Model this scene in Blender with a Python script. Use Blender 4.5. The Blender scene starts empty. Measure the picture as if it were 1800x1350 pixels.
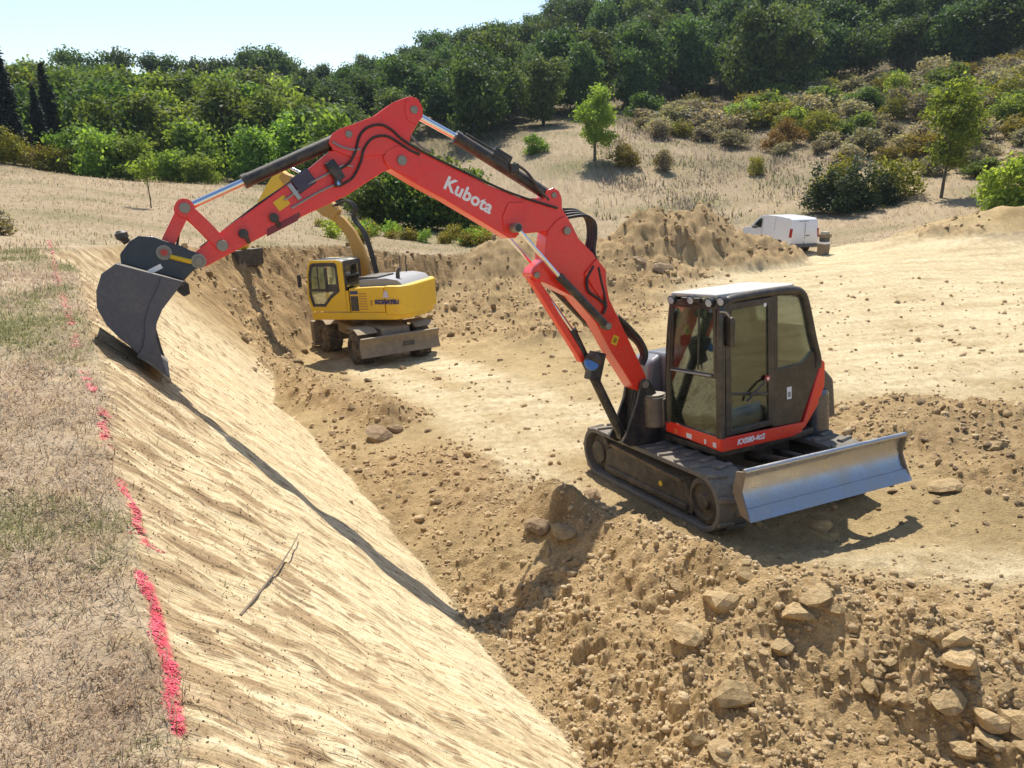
import bpy, bmesh, math, random
import numpy as np
from mathutils import Vector, Matrix
R = math.radians
random.seed(7)
rng = np.random.default_rng(11)
scene = bpy.context.scene
COL = scene.collection

# ------------------------------------------------------------------ camera, sky, sun, exposure
F, CX, CY = 1351.0, 900.0, 675.0          # focal length in pixels of the 1800 x 1350 photograph
PITCH, ZC = R(17.0), 4.10
cam = bpy.data.cameras.new('camera'); cam_o = bpy.data.objects.new('camera', cam); COL.objects.link(cam_o)
cam.sensor_width = 36.0; cam.lens = F / 1800 * 36.0
cam.clip_start = 0.05; cam.clip_end = 6000
cam_o.location = (0, 0, ZC); cam_o.rotation_euler = (R(90) - PITCH, 0, 0)
scene.camera = cam_o
SUN_EL, SUN_AZ = R(57), R(-5)            # azimuth from +Y (away from the camera), positive to the right
world = bpy.data.worlds.new('World'); scene.world = world; world.use_nodes = True
wn = world.node_tree; bg = wn.nodes['Background']
sky = wn.nodes.new('ShaderNodeTexSky'); sky.sky_type = 'NISHITA'; sky.sun_disc = False
sky.sun_elevation = SUN_EL; sky.sun_rotation = SUN_AZ
sky.air_density = 1.0; sky.dust_density = 0.6; sky.ozone_density = 1.6
wn.links.new(sky.outputs[0], bg.inputs[0]); bg.inputs[1].default_value = 0.125
sun = bpy.data.lights.new('sun', 'SUN'); sun_o = bpy.data.objects.new('sun', sun); COL.objects.link(sun_o)
sun.energy = 4.9; sun.angle = R(0.53); sun.color = (1.0, 0.955, 0.88)
sd = Vector((math.sin(SUN_AZ) * math.cos(SUN_EL), math.cos(SUN_AZ) * math.cos(SUN_EL), math.sin(SUN_EL)))
sun_o.rotation_euler = sd.to_track_quat('Z', 'Y').to_euler(); sun_o.location = (0, 30, 60)
vs = scene.view_settings
vs.view_transform = 'Standard'; vs.look = 'None'; vs.gamma = 1.0; vs.use_curve_mapping = False
vs.exposure = 0.44
scene.render.film_transparent = False
scene.cycles.max_bounces = 6; scene.cycles.transparent_max_bounces = 12
scene.cycles.use_denoising = True

# ------------------------------------------------------------------ pixel helpers (photograph pixels -> directions in the place)
CP, SP = math.cos(PITCH), math.sin(PITCH)
CAM = np.array([0, 0, ZC])
def ray(px, py):
    u = (px - CX) / F; v = -(py - CY) / F
    return np.array([u, CP + v * SP, -SP + v * CP])
def at_dist(px, d):
    "ground point (x, y) at horizontal distance d along the azimuth of pixel column px seen near the horizon"
    u = (px - CX) / F
    y = d / math.sqrt(1 + (u / CP) ** 2)
    return np.array([u * (y * CP + 0.29 * 4), y])

# ------------------------------------------------------------------ noise
def _hash(ix, iy, seed):
    h = (ix.astype(np.int64) * 374761393 + iy.astype(np.int64) * 668265263 + seed * 982451653) & 0x7fffffff
    h = ((h ^ (h >> 13)) * 1274126177) & 0x7fffffff
    return (h ^ (h >> 16)) & 0xffff
def noise(x, y, seed=0):
    "gradient noise, about -1..1"
    x = np.asarray(x, float); y = np.asarray(y, float)
    x0 = np.floor(x); y0 = np.floor(y); fx = x - x0; fy = y - y0
    ix = x0.astype(np.int64); iy = y0.astype(np.int64)
    u = fx * fx * fx * (fx * (fx * 6 - 15) + 10); v = fy * fy * fy * (fy * (fy * 6 - 15) + 10)
    def g(dx, dy):
        a = _hash(ix + dx, iy + dy, seed) * (2 * math.pi / 65536)
        return np.cos(a) * (fx - dx) + np.sin(a) * (fy - dy)
    n00, n10, n01, n11 = g(0, 0), g(1, 0), g(0, 1), g(1, 1)
    return 1.5 * ((n00 * (1 - u) + n10 * u) * (1 - v) + (n01 * (1 - u) + n11 * u) * v)
def fbm(x, y, octv=4, seed=0, gain=.5):
    s = 0; a = 1; t = 0
    for i in range(octv):
        s = s + a * noise(x * 2 ** i + 17.3 * i, y * 2 ** i - 9.1 * i, seed + i); t += a; a *= gain
    return s / t
def cells(x, y, seed=0):
    "distance to the nearest jittered cell point (0..~1) and a random value of that cell"
    x = np.asarray(x, float); y = np.asarray(y, float)
    ix = np.floor(x).astype(np.int64); iy = np.floor(y).astype(np.int64)
    best = np.full(x.shape, 9.0); val = np.zeros(x.shape)
    for dx in (-1, 0, 1):
        for dy in (-1, 0, 1):
            a = _hash(ix + dx, iy + dy, seed) / 65536.; b = _hash(ix + dx, iy + dy, seed + 71) / 65536.
            d = np.hypot(ix + dx + .15 + .7 * a - x, iy + dy + .15 + .7 * b - y)
            m = d < best; best = np.where(m, d, best); val = np.where(m, _hash(ix + dx, iy + dy, seed + 5) / 65536., val)
    return best, val
def sst(a, b, x):
    t = np.clip((x - a) / (b - a), 0, 1); return t * t * (3 - 2 * t)
def seg_dist(x, y, P, closed=False):
    d = np.full(x.shape, 1e9); P = [np.array(q[:2], float) for q in P]
    rngs = range(len(P) if closed else len(P) - 1)
    for i in rngs:
        a = P[i]; b = P[(i + 1) % len(P)]; ab = b - a
        t = np.clip(((x - a[0]) * ab[0] + (y - a[1]) * ab[1]) / (ab @ ab), 0, 1)
        d = np.minimum(d, np.hypot(x - a[0] - t * ab[0], y - a[1] - t * ab[1]))
    return d
def inside_poly(x, y, P):
    c = np.zeros(x.shape, bool); n = len(P)
    for i in range(n):
        x1, y1 = P[i]; x2, y2 = P[(i + 1) % n]
        if y1 == y2: continue
        c ^= ((y1 > y) != (y2 > y)) & (x < (x2 - x1) * (y - y1) / (y2 - y1) + x1)
    return c

# ------------------------------------------------------------------ terrain
def tps_fit(C):
    C = np.array(C, float); n = len(C)
    d2 = ((C[:, None, :2] - C[None, :, :2]) ** 2).sum(-1)
    K = d2 * np.log(d2 + 1e-9) * .5 + np.eye(n) * .9
    Pm = np.hstack([np.ones((n, 1)), C[:, :2]])
    A = np.block([[K, Pm], [Pm.T, np.zeros((3, 3))]])
    w = np.linalg.solve(A, np.concatenate([C[:, 2], np.zeros(3)]))
    return C, w
def tps(fit, x, y):
    C, w = fit; n = len(C); z = w[n] + w[n + 1] * x + w[n + 2] * y
    for i in range(n):
        d2 = (x - C[i, 0]) ** 2 + (y - C[i, 1]) ** 2
        z = z + w[i] * .5 * d2 * np.log(d2 + 1e-9)
    return z
def plane(x, y): return -0.0965 * (y - 9.07) + 0.0736 * (x - 2.62)
def fl(px, py):
    "pixel -> (x, y) on the sloping pit floor"
    d = ray(px, py); k = -0.0965 * d[1] + 0.0736 * d[0]; c = -0.0965 * (-9.07) + 0.0736 * (-2.62)
    t = (ZC - c) / (k - d[2]); return (t * d[0], t * d[1])
def pz(px, d, z=None, py=None):
    "control point at distance d in the column px: height from the pixel row py"
    xy = at_dist(px, d)
    if z is None:
        r = ray(px, py); z = ZC + r[2] / math.hypot(r[0], r[1]) * math.hypot(*xy)
    return (xy[0], xy[1], z)
M_ctrl = [(-1.4, 2.5, 2.5), (0, 0, 2.45), (3, -5, 2.4), (-4, 1, 2.5), (-4, 6, 2.6), (-8, 3, 2.65), (-3.2, 6, 2.58), (-6, 10, 2.5), (-10, 9, 2.65), (-2, -6, 2.4), (-12, -4, 2.6), (-22, 4, 2.8), (-14, 16, 2.5),
          pz(100, 15.8, 2.35), pz(215, 19, py=430), pz(440, 26, py=433), pz(600, 29, py=431), pz(760, 30, py=452), pz(300, 32, py=380), pz(100, 38, py=350), pz(0, 45, py=320), pz(-300, 40, 2.6),
          pz(900, 35, py=428), pz(1100, 36, py=446), pz(1100, 44, py=400), pz(1300, 38, py=450), pz(1450, 38, py=450), pz(1600, 40, py=420), pz(1800, 38, py=430), pz(1990, 36, -.2), pz(2300, 30, 0.2), (24, 8, 1.2), (18, -4, 1.6), (12, 2, .8), (8, 7, .3),
          pz(1200, 58, py=330), pz(1450, 58, py=330), pz(1000, 62, py=290), pz(1700, 52, py=350), pz(1950, 50, py=345), pz(1000, 68, py=252), pz(1300, 75, py=242), pz(1500, 85, py=200), pz(1700, 95, py=150), pz(1800, 110, py=92), pz(2000, 112, py=60),
          pz(880, 72, py=252), pz(1300, 93, py=190), pz(1600, 106, py=130), pz(700, 72, 3.0), pz(560, 75, 4.2),
          pz(0, 60, py=285), pz(200, 60, py=315), pz(380, 58, py=322), pz(550, 50, py=340), pz(650, 38, py=400), pz(850, 38, py=415), pz(740, 50, .2), pz(740, 62, 1.4), pz(-250, 62, 3.2),
          pz(200, 100, 6.6), pz(0, 100, 7.0), pz(400, 100, 6.4), pz(0, 140, 11), pz(250, 140, 10), pz(450, 138, 10.5), pz(560, 130, 10.5), pz(700, 140, 14), pz(930, 150, 20.5), pz(1400, 165, 37), pz(1800, 170, 45), pz(2200, 170, 48), pz(-400, 130, 9),
          pz(200, 220, 12), pz(900, 240, 28), pz(1600, 260, 58), pz(2300, 260, 60), pz(-500, 230, 11), (40, -20, 2), (-40, -30, 3.5), (0, -40, 2), (70, -10, 5)]
F_ctrl = [(x, y, plane(x, y)) for x in (-5, -2, 1, 4, 7, 10) for y in (2, 6, 10, 14, 18) if not (x < -2 and y < 8)]
F_ctrl += [(-3.9, 21.5, -1.66), (-2, 25, -1.75), (0, 26.5, -1.65), (-7, 24, -1.75), pz(1800, 15.1, -.1), pz(1800, 25, -.12), pz(1450, 32, py=470), pz(1450, 38, py=450), pz(1600, 40, py=420), pz(1800, 38, py=430),
           pz(1990, 36, -.2), (24, 8, 1.0), (16, 4, .75), pz(1100, 36, py=446), pz(900, 34, py=432), pz(1300, 38, py=450), pz(900, 29, -1.3), pz(1150, 27, -1.05), (4, -4, 1.2), (14, -6, 1.5), pz(1300, 58, 1.3), (30, 30, .6)]
M_fit = tps_fit(M_ctrl); F_fit = tps_fit(F_ctrl)
PIT = [(3.03, -5.2), (-0.2, 0.4), (-1.4, 2.5), (-3.75, 6.6), (-6.6, 11.6)] + [tuple(at_dist(*q)) for q in ((100, 16), (215, 19), (330, 22.5), (440, 26), (600, 29), (760, 30.5), (890, 34), (1100, 37), (1300, 39), (1500, 41), (1800, 39), (2100, 36))] + [(40, 12), (30, -8)]
HEAP_A = fl(430, 620); HEAP_B = fl(520, 690); HEAP_C = fl(690, 745)
def px_blob(x, y, px, py, rx, ry, rot=0, base=fl):
    cx, cy = base(px, py); dx, dy = x - cx, y - cy; c, s = math.cos(rot), math.sin(rot)
    return ((dx * c + dy * s) / rx) ** 2 + ((-dx * s + dy * c) / ry) ** 2
def cone(q, p=1.0): return np.clip(1 - np.sqrt(q), 0, 1) ** p
def gs(q): return np.exp(-q)
HC = at_dist(1248, 33.5); HC2 = at_dist(1140, 32.5); HR = at_dist(1800, 42)
PALE_LINES = [([fl(*q) for q in ((620, 640), (700, 668), (790, 712), (870, 770), (935, 840), (960, 880))], .56),
              ([fl(*q) for q in ((720, 625), (800, 648), (880, 680), (960, 712), (1080, 735))], .7),
              ([fl(*q) for q in ((830, 690), (930, 730), (1010, 790))], .5),
              ([at_dist(*q) for q in ((770, 31.5), (900, 36), (1060, 39.5))], 1.8)]
def height(x, y, fine=True):
    "terrain height and surface masks"
    x = np.asarray(x, float); y = np.asarray(y, float); r = np.hypot(x, y)
    M = tps(M_fit, x, y); Fz = tps(F_fit, x, y)
    n = .866 * x + .5 * y; s = -.5 * x + .866 * y
    # ragged crest
    wob = .05 * noise(s * 1.1, n * 1.1, 3) + .035 * noise(s * 4, n * 4, 4)
    din = np.where(inside_poly(x, y, PIT), 1, -1) * seg_dist(x, y, PIT, True) + wob
    # ---- loose earth shapes on the floor
    heap = 1.72 * cone(px_blob(x, y, 0, 0, 4.5, 3.4, .1, lambda a, b: HC)) + 1.15 * cone(px_blob(x, y, 0, 0, 3.8, 2.8, .2, lambda a, b: HC2))
    heap = np.where(heap > 0, heap + (.42 * fbm(x * .7, y * .7, 4, 21) + .22 * np.abs(noise(x * 1.9, y * 1.9, 22))) * sst(0, .5, heap), 0)
    heap_r = .95 * gs(px_blob(x, y, 0, 0, 4.6, 2.0, -.1, lambda a, b: HR)) * (1 + .35 * fbm(x * .7, y * .7, 3, 23))
    mid = 1.15 * gs(px_blob(x, y, 1110, 540, 3.0, 2.2, .2)) + .85 * gs(px_blob(x, y, 900, 545, 2.6, 2.0)) + .5 * gs(px_blob(x, y, 980, 600, 2.0, .9))
    berm = .42 * np.exp(-(seg_dist(x, y, [HEAP_A, HEAP_B, HEAP_C]) / .62) ** 2)
    berm2 = .22 * gs(px_blob(x, y, 800, 830, .7, .9, .5)) + .16 * gs(px_blob(x, y, 850, 900, .8, .8, .5))
    spoil_r = .38 * gs(px_blob(x, y, 1700, 765, 2.6, 1.1, .15)) + .30 * gs(px_blob(x, y, 1560, 735, 1.2, .8)) + .25 * gs(px_blob(x, y, 1780, 860, .9, .8))
    rdg = seg_dist(x, y, [fl(955, 930), fl(1060, 965), fl(1200, 1030), fl(1340, 1090), fl(1500, 1125), fl(1660, 1175), fl(1850, 1260)])
    mound = .30 * np.exp(-(rdg / .34) ** 2) * (1 + .5 * noise(x * 1.9, y * 1.9, 24)) + .30 * gs(px_blob(x, y, 985, 945, .62, .50, .2)) + .22 * gs(px_blob(x, y, 1150, 1010, .8, .6)) + .16 * gs(px_blob(x, y, 1350, 1100, 1.0, .55, -.2)) + .15 * gs(px_blob(x, y, 1650, 1180, 1.1, .4, -.3)) \
        + .12 * gs(px_blob(x, y, 1250, 1180, .6, .5)) - .22 * gs(px_blob(x, y, 830, 1030, .35, .5, .5)) - .12 * gs(px_blob(x, y, 1450, 930, 1.0, .45, .2)) - .36 * gs(px_blob(x, y, 1010, 1300, .8, 1.0))
    mound = mound - .42 * sst(0.0, 1.9, 5.9 - y - .12 * x) * sst(.3, 2.5, x)
    rough = np.clip(1.2 * sst(.02, .3, heap) + sst(.08, .3, heap_r) + sst(.12, .4, mid) + sst(.05, .2, berm) + sst(.05, .15, berm2) + sst(.08, .2, spoil_r), 0, 1)
    front = sst(.1, .8, 7.5 - y + .05 * (x - 1) - .75 * sst(1.9, 3.2, x) - .75 * sst(3, 5, x)) * sst(-.6, .2, x + .25 * (y - 5))
    rough = np.maximum(rough, front); rough = np.maximum(rough, sst(.10, .24, mound))
    rough = np.maximum(rough, np.clip(1.25 * np.maximum(gs(px_blob(x, y, 850, 880, .95, .85, .4)), np.maximum(gs(px_blob(x, y, 700, 820, 1.0, .7, .6)), gs(px_blob(x, y, 560, 690, 1.9, .75, 2.1)))), 0, .95))
    rough = np.maximum(rough, .55 * sst(.6, 0, np.abs(n - 3.35) - .2) * (s < 13) * (s > 3))
    wall_back = sst(19, 22, r) * sst(3.2, .5, din) * (x < 3.5) * (din > -.3)
    rough = np.maximum(rough, .85 * wall_back)
    rough = np.maximum(rough, .8 * sst(23, 25, y) * sst(6.5, 4, x) * (din > 0) * (y < 33))
    pale = np.zeros_like(x)
    for L, w in PALE_LINES:
        pale = np.maximum(pale, np.exp(-(seg_dist(x, y, L) / w) ** 2))
    pale = np.maximum(pale, sst(12.0, 14.5, y + .8 * noise(x * .5, y * .5, 8)) * sst(2.5, 5.5, x - .12 * (y - 12)))
    pale = np.maximum(pale, gs(px_blob(x, y, 1690, 1010, 1.3, .55, -.35)))
    pale = np.maximum(pale, .8 * gs(px_blob(x, y, 1060, 745, 1.5, .9))); pale = np.maximum(pale, .22 * gs(px_blob(x, y, 1000, 690, 3.0, 1.6)))
    pale = pale * (1 - .85 * np.clip(rough, 0, 1)) * (din > -.4)
    pale = np.clip(pale * (1 + .5 * fbm(x * 1.6, y * 1.6, 3, 31)), 0, 1)
    under = np.exp(-(np.hypot(x - 2.62, y - 9.07) / 1.5) ** 4)
    Fz = Fz + heap + heap_r + mid + (berm + berm2 + spoil_r + mound) * (1 - .8 * under)
    Fz = Fz + (.10 * noise(s * .8, n * .8, 78) + .06 * noise(s * 2.6, n * 2.6, 79)) * np.exp(-((n - 2.9) / .7) ** 2) * (s < 16)
    k = .84 + .35 * sst(17, 24, r)
    W = M - k * np.clip(din, 0, None) + .0 * din
    W = np.where(x > 4, np.where(r > 25, np.minimum(W, Fz + .0), W), W)
    # smooth max at the toe
    e = .10; h = np.clip(.5 + .5 * (W - Fz) / e, 0, 1)
    inn = Fz * (1 - h) + W * h + e * h * (1 - h)
    M2 = M + heap_r * (din <= 0) + heap * (din <= 0)
    z = np.where(din > 0, np.minimum(inn, np.maximum(M2, inn * 0 + Fz)), M2)
    cut = np.where(din > 0, sst(-.02, .12, W - Fz), 0) * (x < 6)
    out = sst(.12, -.05, din)
    far = sst(36, 40, r) * (x > 2); out = np.maximum(out, far * (heap < .05) * (heap_r < .2) * (din < 1.0))
    rough = np.clip(rough * (1 - cut * (r < 18)), 0, 1) * (1 - out); 
    rec = dict(n=n, s=s, din=din, cut=cut, out=out, rough=rough, pale=pale, heap=heap, r=r, M=M, wall=wall_back, front=front, hr=heap_r)
    if not fine: return z, rec
    lod = 1 / (1 + (r / 26) ** 2)
    wx = x + .12 * noise(x * 1.7, y * 1.7, 41); wy = y + .12 * noise(x * 1.7 + 5, y * 1.7, 42)
    c1, v1 = cells(wx * 2.6, wy * 2.6, 50); c2, v2 = cells(wx * 6.5, wy * 6.5, 51); c3, v3 = cells(wx * 15, wy * 15, 52)
    c4, v4 = cells(wx * 33, wy * 33, 53)
    big = sst(12, 24, r)
    lump = .085 * v1 * sst(.75, .1, c1) + .065 * v2 ** 1.5 * sst(.62, .12, c2) + .036 * v3 ** 1.3 * sst(.58, .12, c3) + .014 * v4 * sst(.55, .1, c4) * sst(9, 5, r)
    c0, v0 = cells(wx * 1.1, wy * 1.1, 54)
    rgh = rough * (.6 + .6 * sst(-.4, .5, noise(x * .7, y * .7, 44)))
    dz = rgh * (lump * (1 + .9 * big) - .04 + .10 * fbm(x * 1.0, y * 1.0, 4, 45) + .035 * fbm(x * 8, y * 8, 3, 46) + big * (1 - .75 * wall_back) * (.30 * v0 * sst(.8, .1, c0) + .16 * fbm(x * .55, y * .55, 3, 55)))
    floor = (1 - rough) * (1 - cut) * (1 - out)
    trk = (.05 * np.abs(noise(n * .9 - s * 1.1, n * .5, 57)) + .03 * fbm(x * 2, y * 2.4, 3, 58)) * sst(11, 15, r) + .02 * np.abs(noise(n * .6 + s * 2.2, n * 2.2, 47)) + .012 * fbm(x * 3, y * 3, 3, 48) + .014 * v3 * sst(.55, .1, c3) + .007 * v4 * sst(.5, .1, c4) + .020 * v2 ** 3 * sst(.6, .1, c2) + .035 * fbm(x * .6, y * .9, 3, 49)
    dz = dz + floor * trk
    # the scraped face: tooth grooves run down the fall line
    cl = cut * sst(21, 17, r)
    sw = s + .014 * noise(n * .8, s * .25, 60)
    ph = sw / 1.25; saw = ph - np.floor(ph)
    gr = .010 * (saw - .5) + .006 * noise(sw * 6, n * .15, 61) + (.009 * noise(sw * 14, n * .16, 62) + .006 * noise(sw * 31, n * .3, 63)) * (.5 + .9 * sst(-.4, .4, noise(s * .9, n * .9, 58))) + .006 * noise(sw * 40, n * 30, 68)
    crest = sst(1.5, .1, din)
    dens_ = np.clip(.42 + .55 * noise(sw * 1.3, n * .8, 66) + .55 * crest, .12, 1.1)
    d1, w1 = cells(sw * 10 + .5 * noise(n * 3, s * 3, 69), n * 3.6, 64); d2, w2 = cells(sw * 17, n * 6.5 + .5 * noise(s * 5, n, 74), 65); d3, w3 = cells(sw * 30, n * 13, 75)
    crumb = .017 * sst(.40, .12, d1) * sst(.32, .22, w1 - .30 * dens_ + .12 + .15 * noise(s * 30, n * 30, 76)) * (.5 + crest) + .012 * sst(.40, .10, d2) * sst(.34, .22, w2 - .30 * dens_ + .12) + .007 * sst(.42, .1, d3) * sst(.36, .22, w3 - .30 * dens_ + .10) + .05 * crest * np.clip(noise(sw * 6, n * 3, 77) - .1, 0, 1)
    dz = dz + cl * (.35 * gr + .38 * crumb + .35 * crest * lump * sst(.0, .5, noise(s * 1.4, n * 1.4, 56)))
    rec['crumb'] = crumb * cl; rec['gr'] = gr; rec['crest'] = crest
    ow = cut * (1 - cl)
    dz = dz + ow * (.12 * fbm(x * .7, y * .7, 4, 67) + .25 * lump)
    # turf
    dz = dz + out * (.05 * fbm(x * .55, y * .55, 4, 70) + .03 * fbm(x * 2.2, y * 2.2, 3, 71) + .012 * noise(x * 9, y * 9, 72)) * np.where(r < 30, 1, 0) + out * (r >= 30) * .10 * fbm(x * .3, y * .3, 4, 73)
    dz = dz - .03 * under * (1 - out)
    rec['lump'] = lump
    return z + dz, rec
def gz(x, y): return float(height(np.array([x]), np.array([y]))[0][0])
def hit(px, py):
    "where the line of sight through a pixel of the photograph meets the ground"
    d = ray(px, py); t = np.geomspace(1.3, 320, 700)
    P = CAM + d * t[:, None]; z, _ = height(P[:, 0], P[:, 1], False)
    i = int(np.argmax(P[:, 2] < z)) or 699
    t2 = np.linspace(t[i - 1], t[i], 40); P = CAM + d * t2[:, None]; z, _ = height(P[:, 0], P[:, 1], True)
    j = int(np.argmax(P[:, 2] <= z)); return np.array([P[j, 0], P[j, 1], z[j]])

# ------------------------------------------------------------------ object helpers
def link(o, parent=None):
    COL.objects.link(o)
    if parent is not None: o.parent = parent
    return o
def tag(o, label=None, cat=None, group=None, kind=None):
    if label: o['label'] = label
    if cat: o['category'] = cat
    if group: o['group'] = group
    if kind: o['kind'] = kind
    return o
def empty(name, loc, rot=None, label=None, cat=None, group=None):
    o = bpy.data.objects.new(name, None); o.empty_display_size = .2; link(o)
    if rot is not None:
        o.matrix_world = Matrix.Translation(loc) @ rot.to_4x4()
    else: o.location = loc
    return tag(o, label, cat, group)
def mesh_np(name, V, Fc, mat, parent=None, smooth=False, attrs=None):
    "mesh from numpy arrays; Fc is (n, k)"
    me = bpy.data.meshes.new(name); V = np.asarray(V, np.float32); Fc = np.asarray(Fc, np.int32); n, k = Fc.shape
    me.vertices.add(len(V)); me.vertices.foreach_set('co', V.ravel())
    me.loops.add(n * k); me.loops.foreach_set('vertex_index', Fc.ravel())
    me.polygons.add(n); me.polygons.foreach_set('loop_start', np.arange(0, n * k, k, dtype=np.int32))
    if smooth: me.polygons.foreach_set('use_smooth', np.ones(n, bool))
    me.update(calc_edges=True)
    for an, (dom, typ, data) in (attrs or {}).items():
        a = me.attributes.new(an, typ, dom)
        a.data.foreach_set('color' if typ == 'FLOAT_COLOR' else 'value', np.asarray(data, np.float32).ravel())
    if mat: me.materials.append(mat)
    o = bpy.data.objects.new(name, me); return link(o, parent)

class MB:
    "collects shapes and links them as one mesh object"
    def __init__(self, frame=None): self.v = []; self.f = []; self.fr = frame
    def add(self, vs, fs):
        b = len(self.v)
        for q in vs: self.v.append(tuple(self.fr @ Vector(q)) if self.fr is not None else tuple(q))
        self.f += [tuple(i + b for i in q) for q in fs]; return self
    def box(self, c, s, rot=None):
        vs = [Vector((sx * s[0] / 2, sy * s[1] / 2, sz * s[2] / 2)) for sx in (-1, 1) for sy in (-1, 1) for sz in (-1, 1)]
        if rot is not None: vs = [rot @ q for q in vs]
        return self.add([q + Vector(c) for q in vs], [(0, 1, 3, 2), (4, 6, 7, 5), (0, 4, 5, 1), (2, 3, 7, 6), (0, 2, 6, 4), (1, 5, 7, 3)])
    def cyl(self, p0, p1, r0, r1=None, n=16, cap=True):
        p0, p1 = Vector(p0), Vector(p1); r1 = r0 if r1 is None else r1
        q = (p1 - p0).to_track_quat('Z', 'Y'); vs = []
        for p, r in ((p0, r0), (p1, r1)):
            for i in range(n):
                a = 2 * math.pi * i / n; vs.append(p + q @ Vector((r * math.cos(a), r * math.sin(a), 0)))
        fs = [(i, (i + 1) % n, n + (i + 1) % n, n + i) for i in range(n)]
        if cap: fs += [tuple(range(n - 1, -1, -1)), tuple(range(n, 2 * n))]
        return self.add(vs, fs)
    def tube(self, pts, r, n=8, r1=None):
        pts = [Vector(p) for p in pts]; m = len(pts); vs = []; up = None
        for i, p in enumerate(pts):
            t = (pts[min(i + 1, m - 1)] - pts[max(i - 1, 0)]).normalized()
            if up is None: up = t.orthogonal().normalized()
            up = (up - t * up.dot(t)).normalized(); sd_ = t.cross(up)
            rr = r if r1 is None else r + (r1 - r) * i / (m - 1)
            for k in range(n):
                a = 2 * math.pi * (k + .5) / n; vs.append(p + (up * math.cos(a) + sd_ * math.sin(a)) * rr)
        fs = [(i * n + k, i * n + (k + 1) % n, (i + 1) * n + (k + 1) % n, (i + 1) * n + k) for i in range(m - 1) for k in range(n)]
        fs += [tuple(range(n - 1, -1, -1)), tuple(range((m - 1) * n, m * n))]
        return self.add(vs, fs)
    def prism(self, pts, a, b, fn):
        "outline pts (u, w) swept sideways from a to b; fn(u, w, v) -> point"
        n = len(pts); area = sum(pts[i][0] * pts[(i + 1) % n][1] - pts[(i + 1) % n][0] * pts[i][1] for i in range(n))
        if area < 0: pts = pts[::-1]
        vs = [fn(u, w, a) for u, w in pts] + [fn(u, w, b) for u, w in pts]
        fs = [(i, (i + 1) % n, n + (i + 1) % n, n + i) for i in range(n)] + [tuple(range(n - 1, -1, -1)), tuple(range(n, 2 * n))]
        return self.add(vs, fs)
    def ring(self, outer, inner, a, b, fn):
        n = len(outer); vs = [fn(u, w, v) for L in (outer, inner) for v in (a, b) for u, w in L]; fs = []
        for i in range(n):
            j = (i + 1) % n
            fs += [(i, j, n + j, n + i), (2 * n + j, 2 * n + i, 3 * n + i, 3 * n + j), (j, i, 2 * n + i, 2 * n + j), (n + i, n + j, 3 * n + j, 3 * n + i)]
        return self.add(vs, fs)
    def lathe(self, prof, c, axis, n=20):
        q = Vector(axis).to_track_quat('Z', 'Y'); c = Vector(c); vs = []; m = len(prof)
        for r, h in prof:
            for i in range(n):
                a = 2 * math.pi * i / n; vs.append(c + q @ Vector((r * math.cos(a), r * math.sin(a), h)))
        fs = [(k * n + i, k * n + (i + 1) % n, (k + 1) * n + (i + 1) % n, (k + 1) * n + i) for k in range(m - 1) for i in range(n)]
        fs += [tuple(range(n - 1, -1, -1)), tuple(range((m - 1) * n, m * n))]
        return self.add(vs, fs)
    def build(self, name, mat, parent=None, bevel=0, seg=2, smooth=True, angle=35):
        me = bpy.data.meshes.new(name); me.from_pydata(self.v, [], self.f); me.validate()
        bm = bmesh.new(); bm.from_mesh(me); bmesh.ops.recalc_face_normals(bm, faces=bm.faces); bm.to_mesh(me); bm.free()
        if smooth:
            me.polygons.foreach_set('use_smooth', np.ones(len(me.polygons), bool)); me.set_sharp_from_angle(angle=R(angle))
        if mat: me.materials.append(mat)
        o = bpy.data.objects.new(name, me); link(o, parent)
        if bevel:
            m = o.modifiers.new('bevel', 'BEVEL'); m.width = bevel; m.segments = seg; m.limit_method = 'ANGLE'; m.angle_limit = R(35); m.harden_normals = True
        return o

# ------------------------------------------------------------------ materials
def new_mat(name):
    m = bpy.data.materials.new(name); m.use_nodes = True; nt = m.node_tree
    return m, nt, nt.nodes['Principled BSDF'], nt.nodes['Material Output']
def N(nt, t, **kw):
    n = nt.nodes.new(t)
    for k, v in kw.items():
        if k in ('inp',):
            for a, b in v.items(): n.inputs[a].default_value = b
        else: setattr(n, k, v)
    return n
def mixc(nt, fac, a, b, mode='MIX'):
    m = N(nt, 'ShaderNodeMix', data_type='RGBA', blend_type=mode)
    for sock, v in ((0, fac), (6, a), (7, b)):
        if hasattr(v, 'links'): nt.links.new(v, m.inputs[sock])
        else: m.inputs[sock].default_value = v if sock == 0 else (*v[:3], 1)
    return m.outputs[2]
def ramp(nt, fac, a, b):
    r = N(nt, 'ShaderNodeMapRange'); r.inputs[1].default_value = a; r.inputs[2].default_value = b
    nt.links.new(fac, r.inputs[0]); return r.outputs[0]
DUST = (0.40, 0.31, 0.19)
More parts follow.
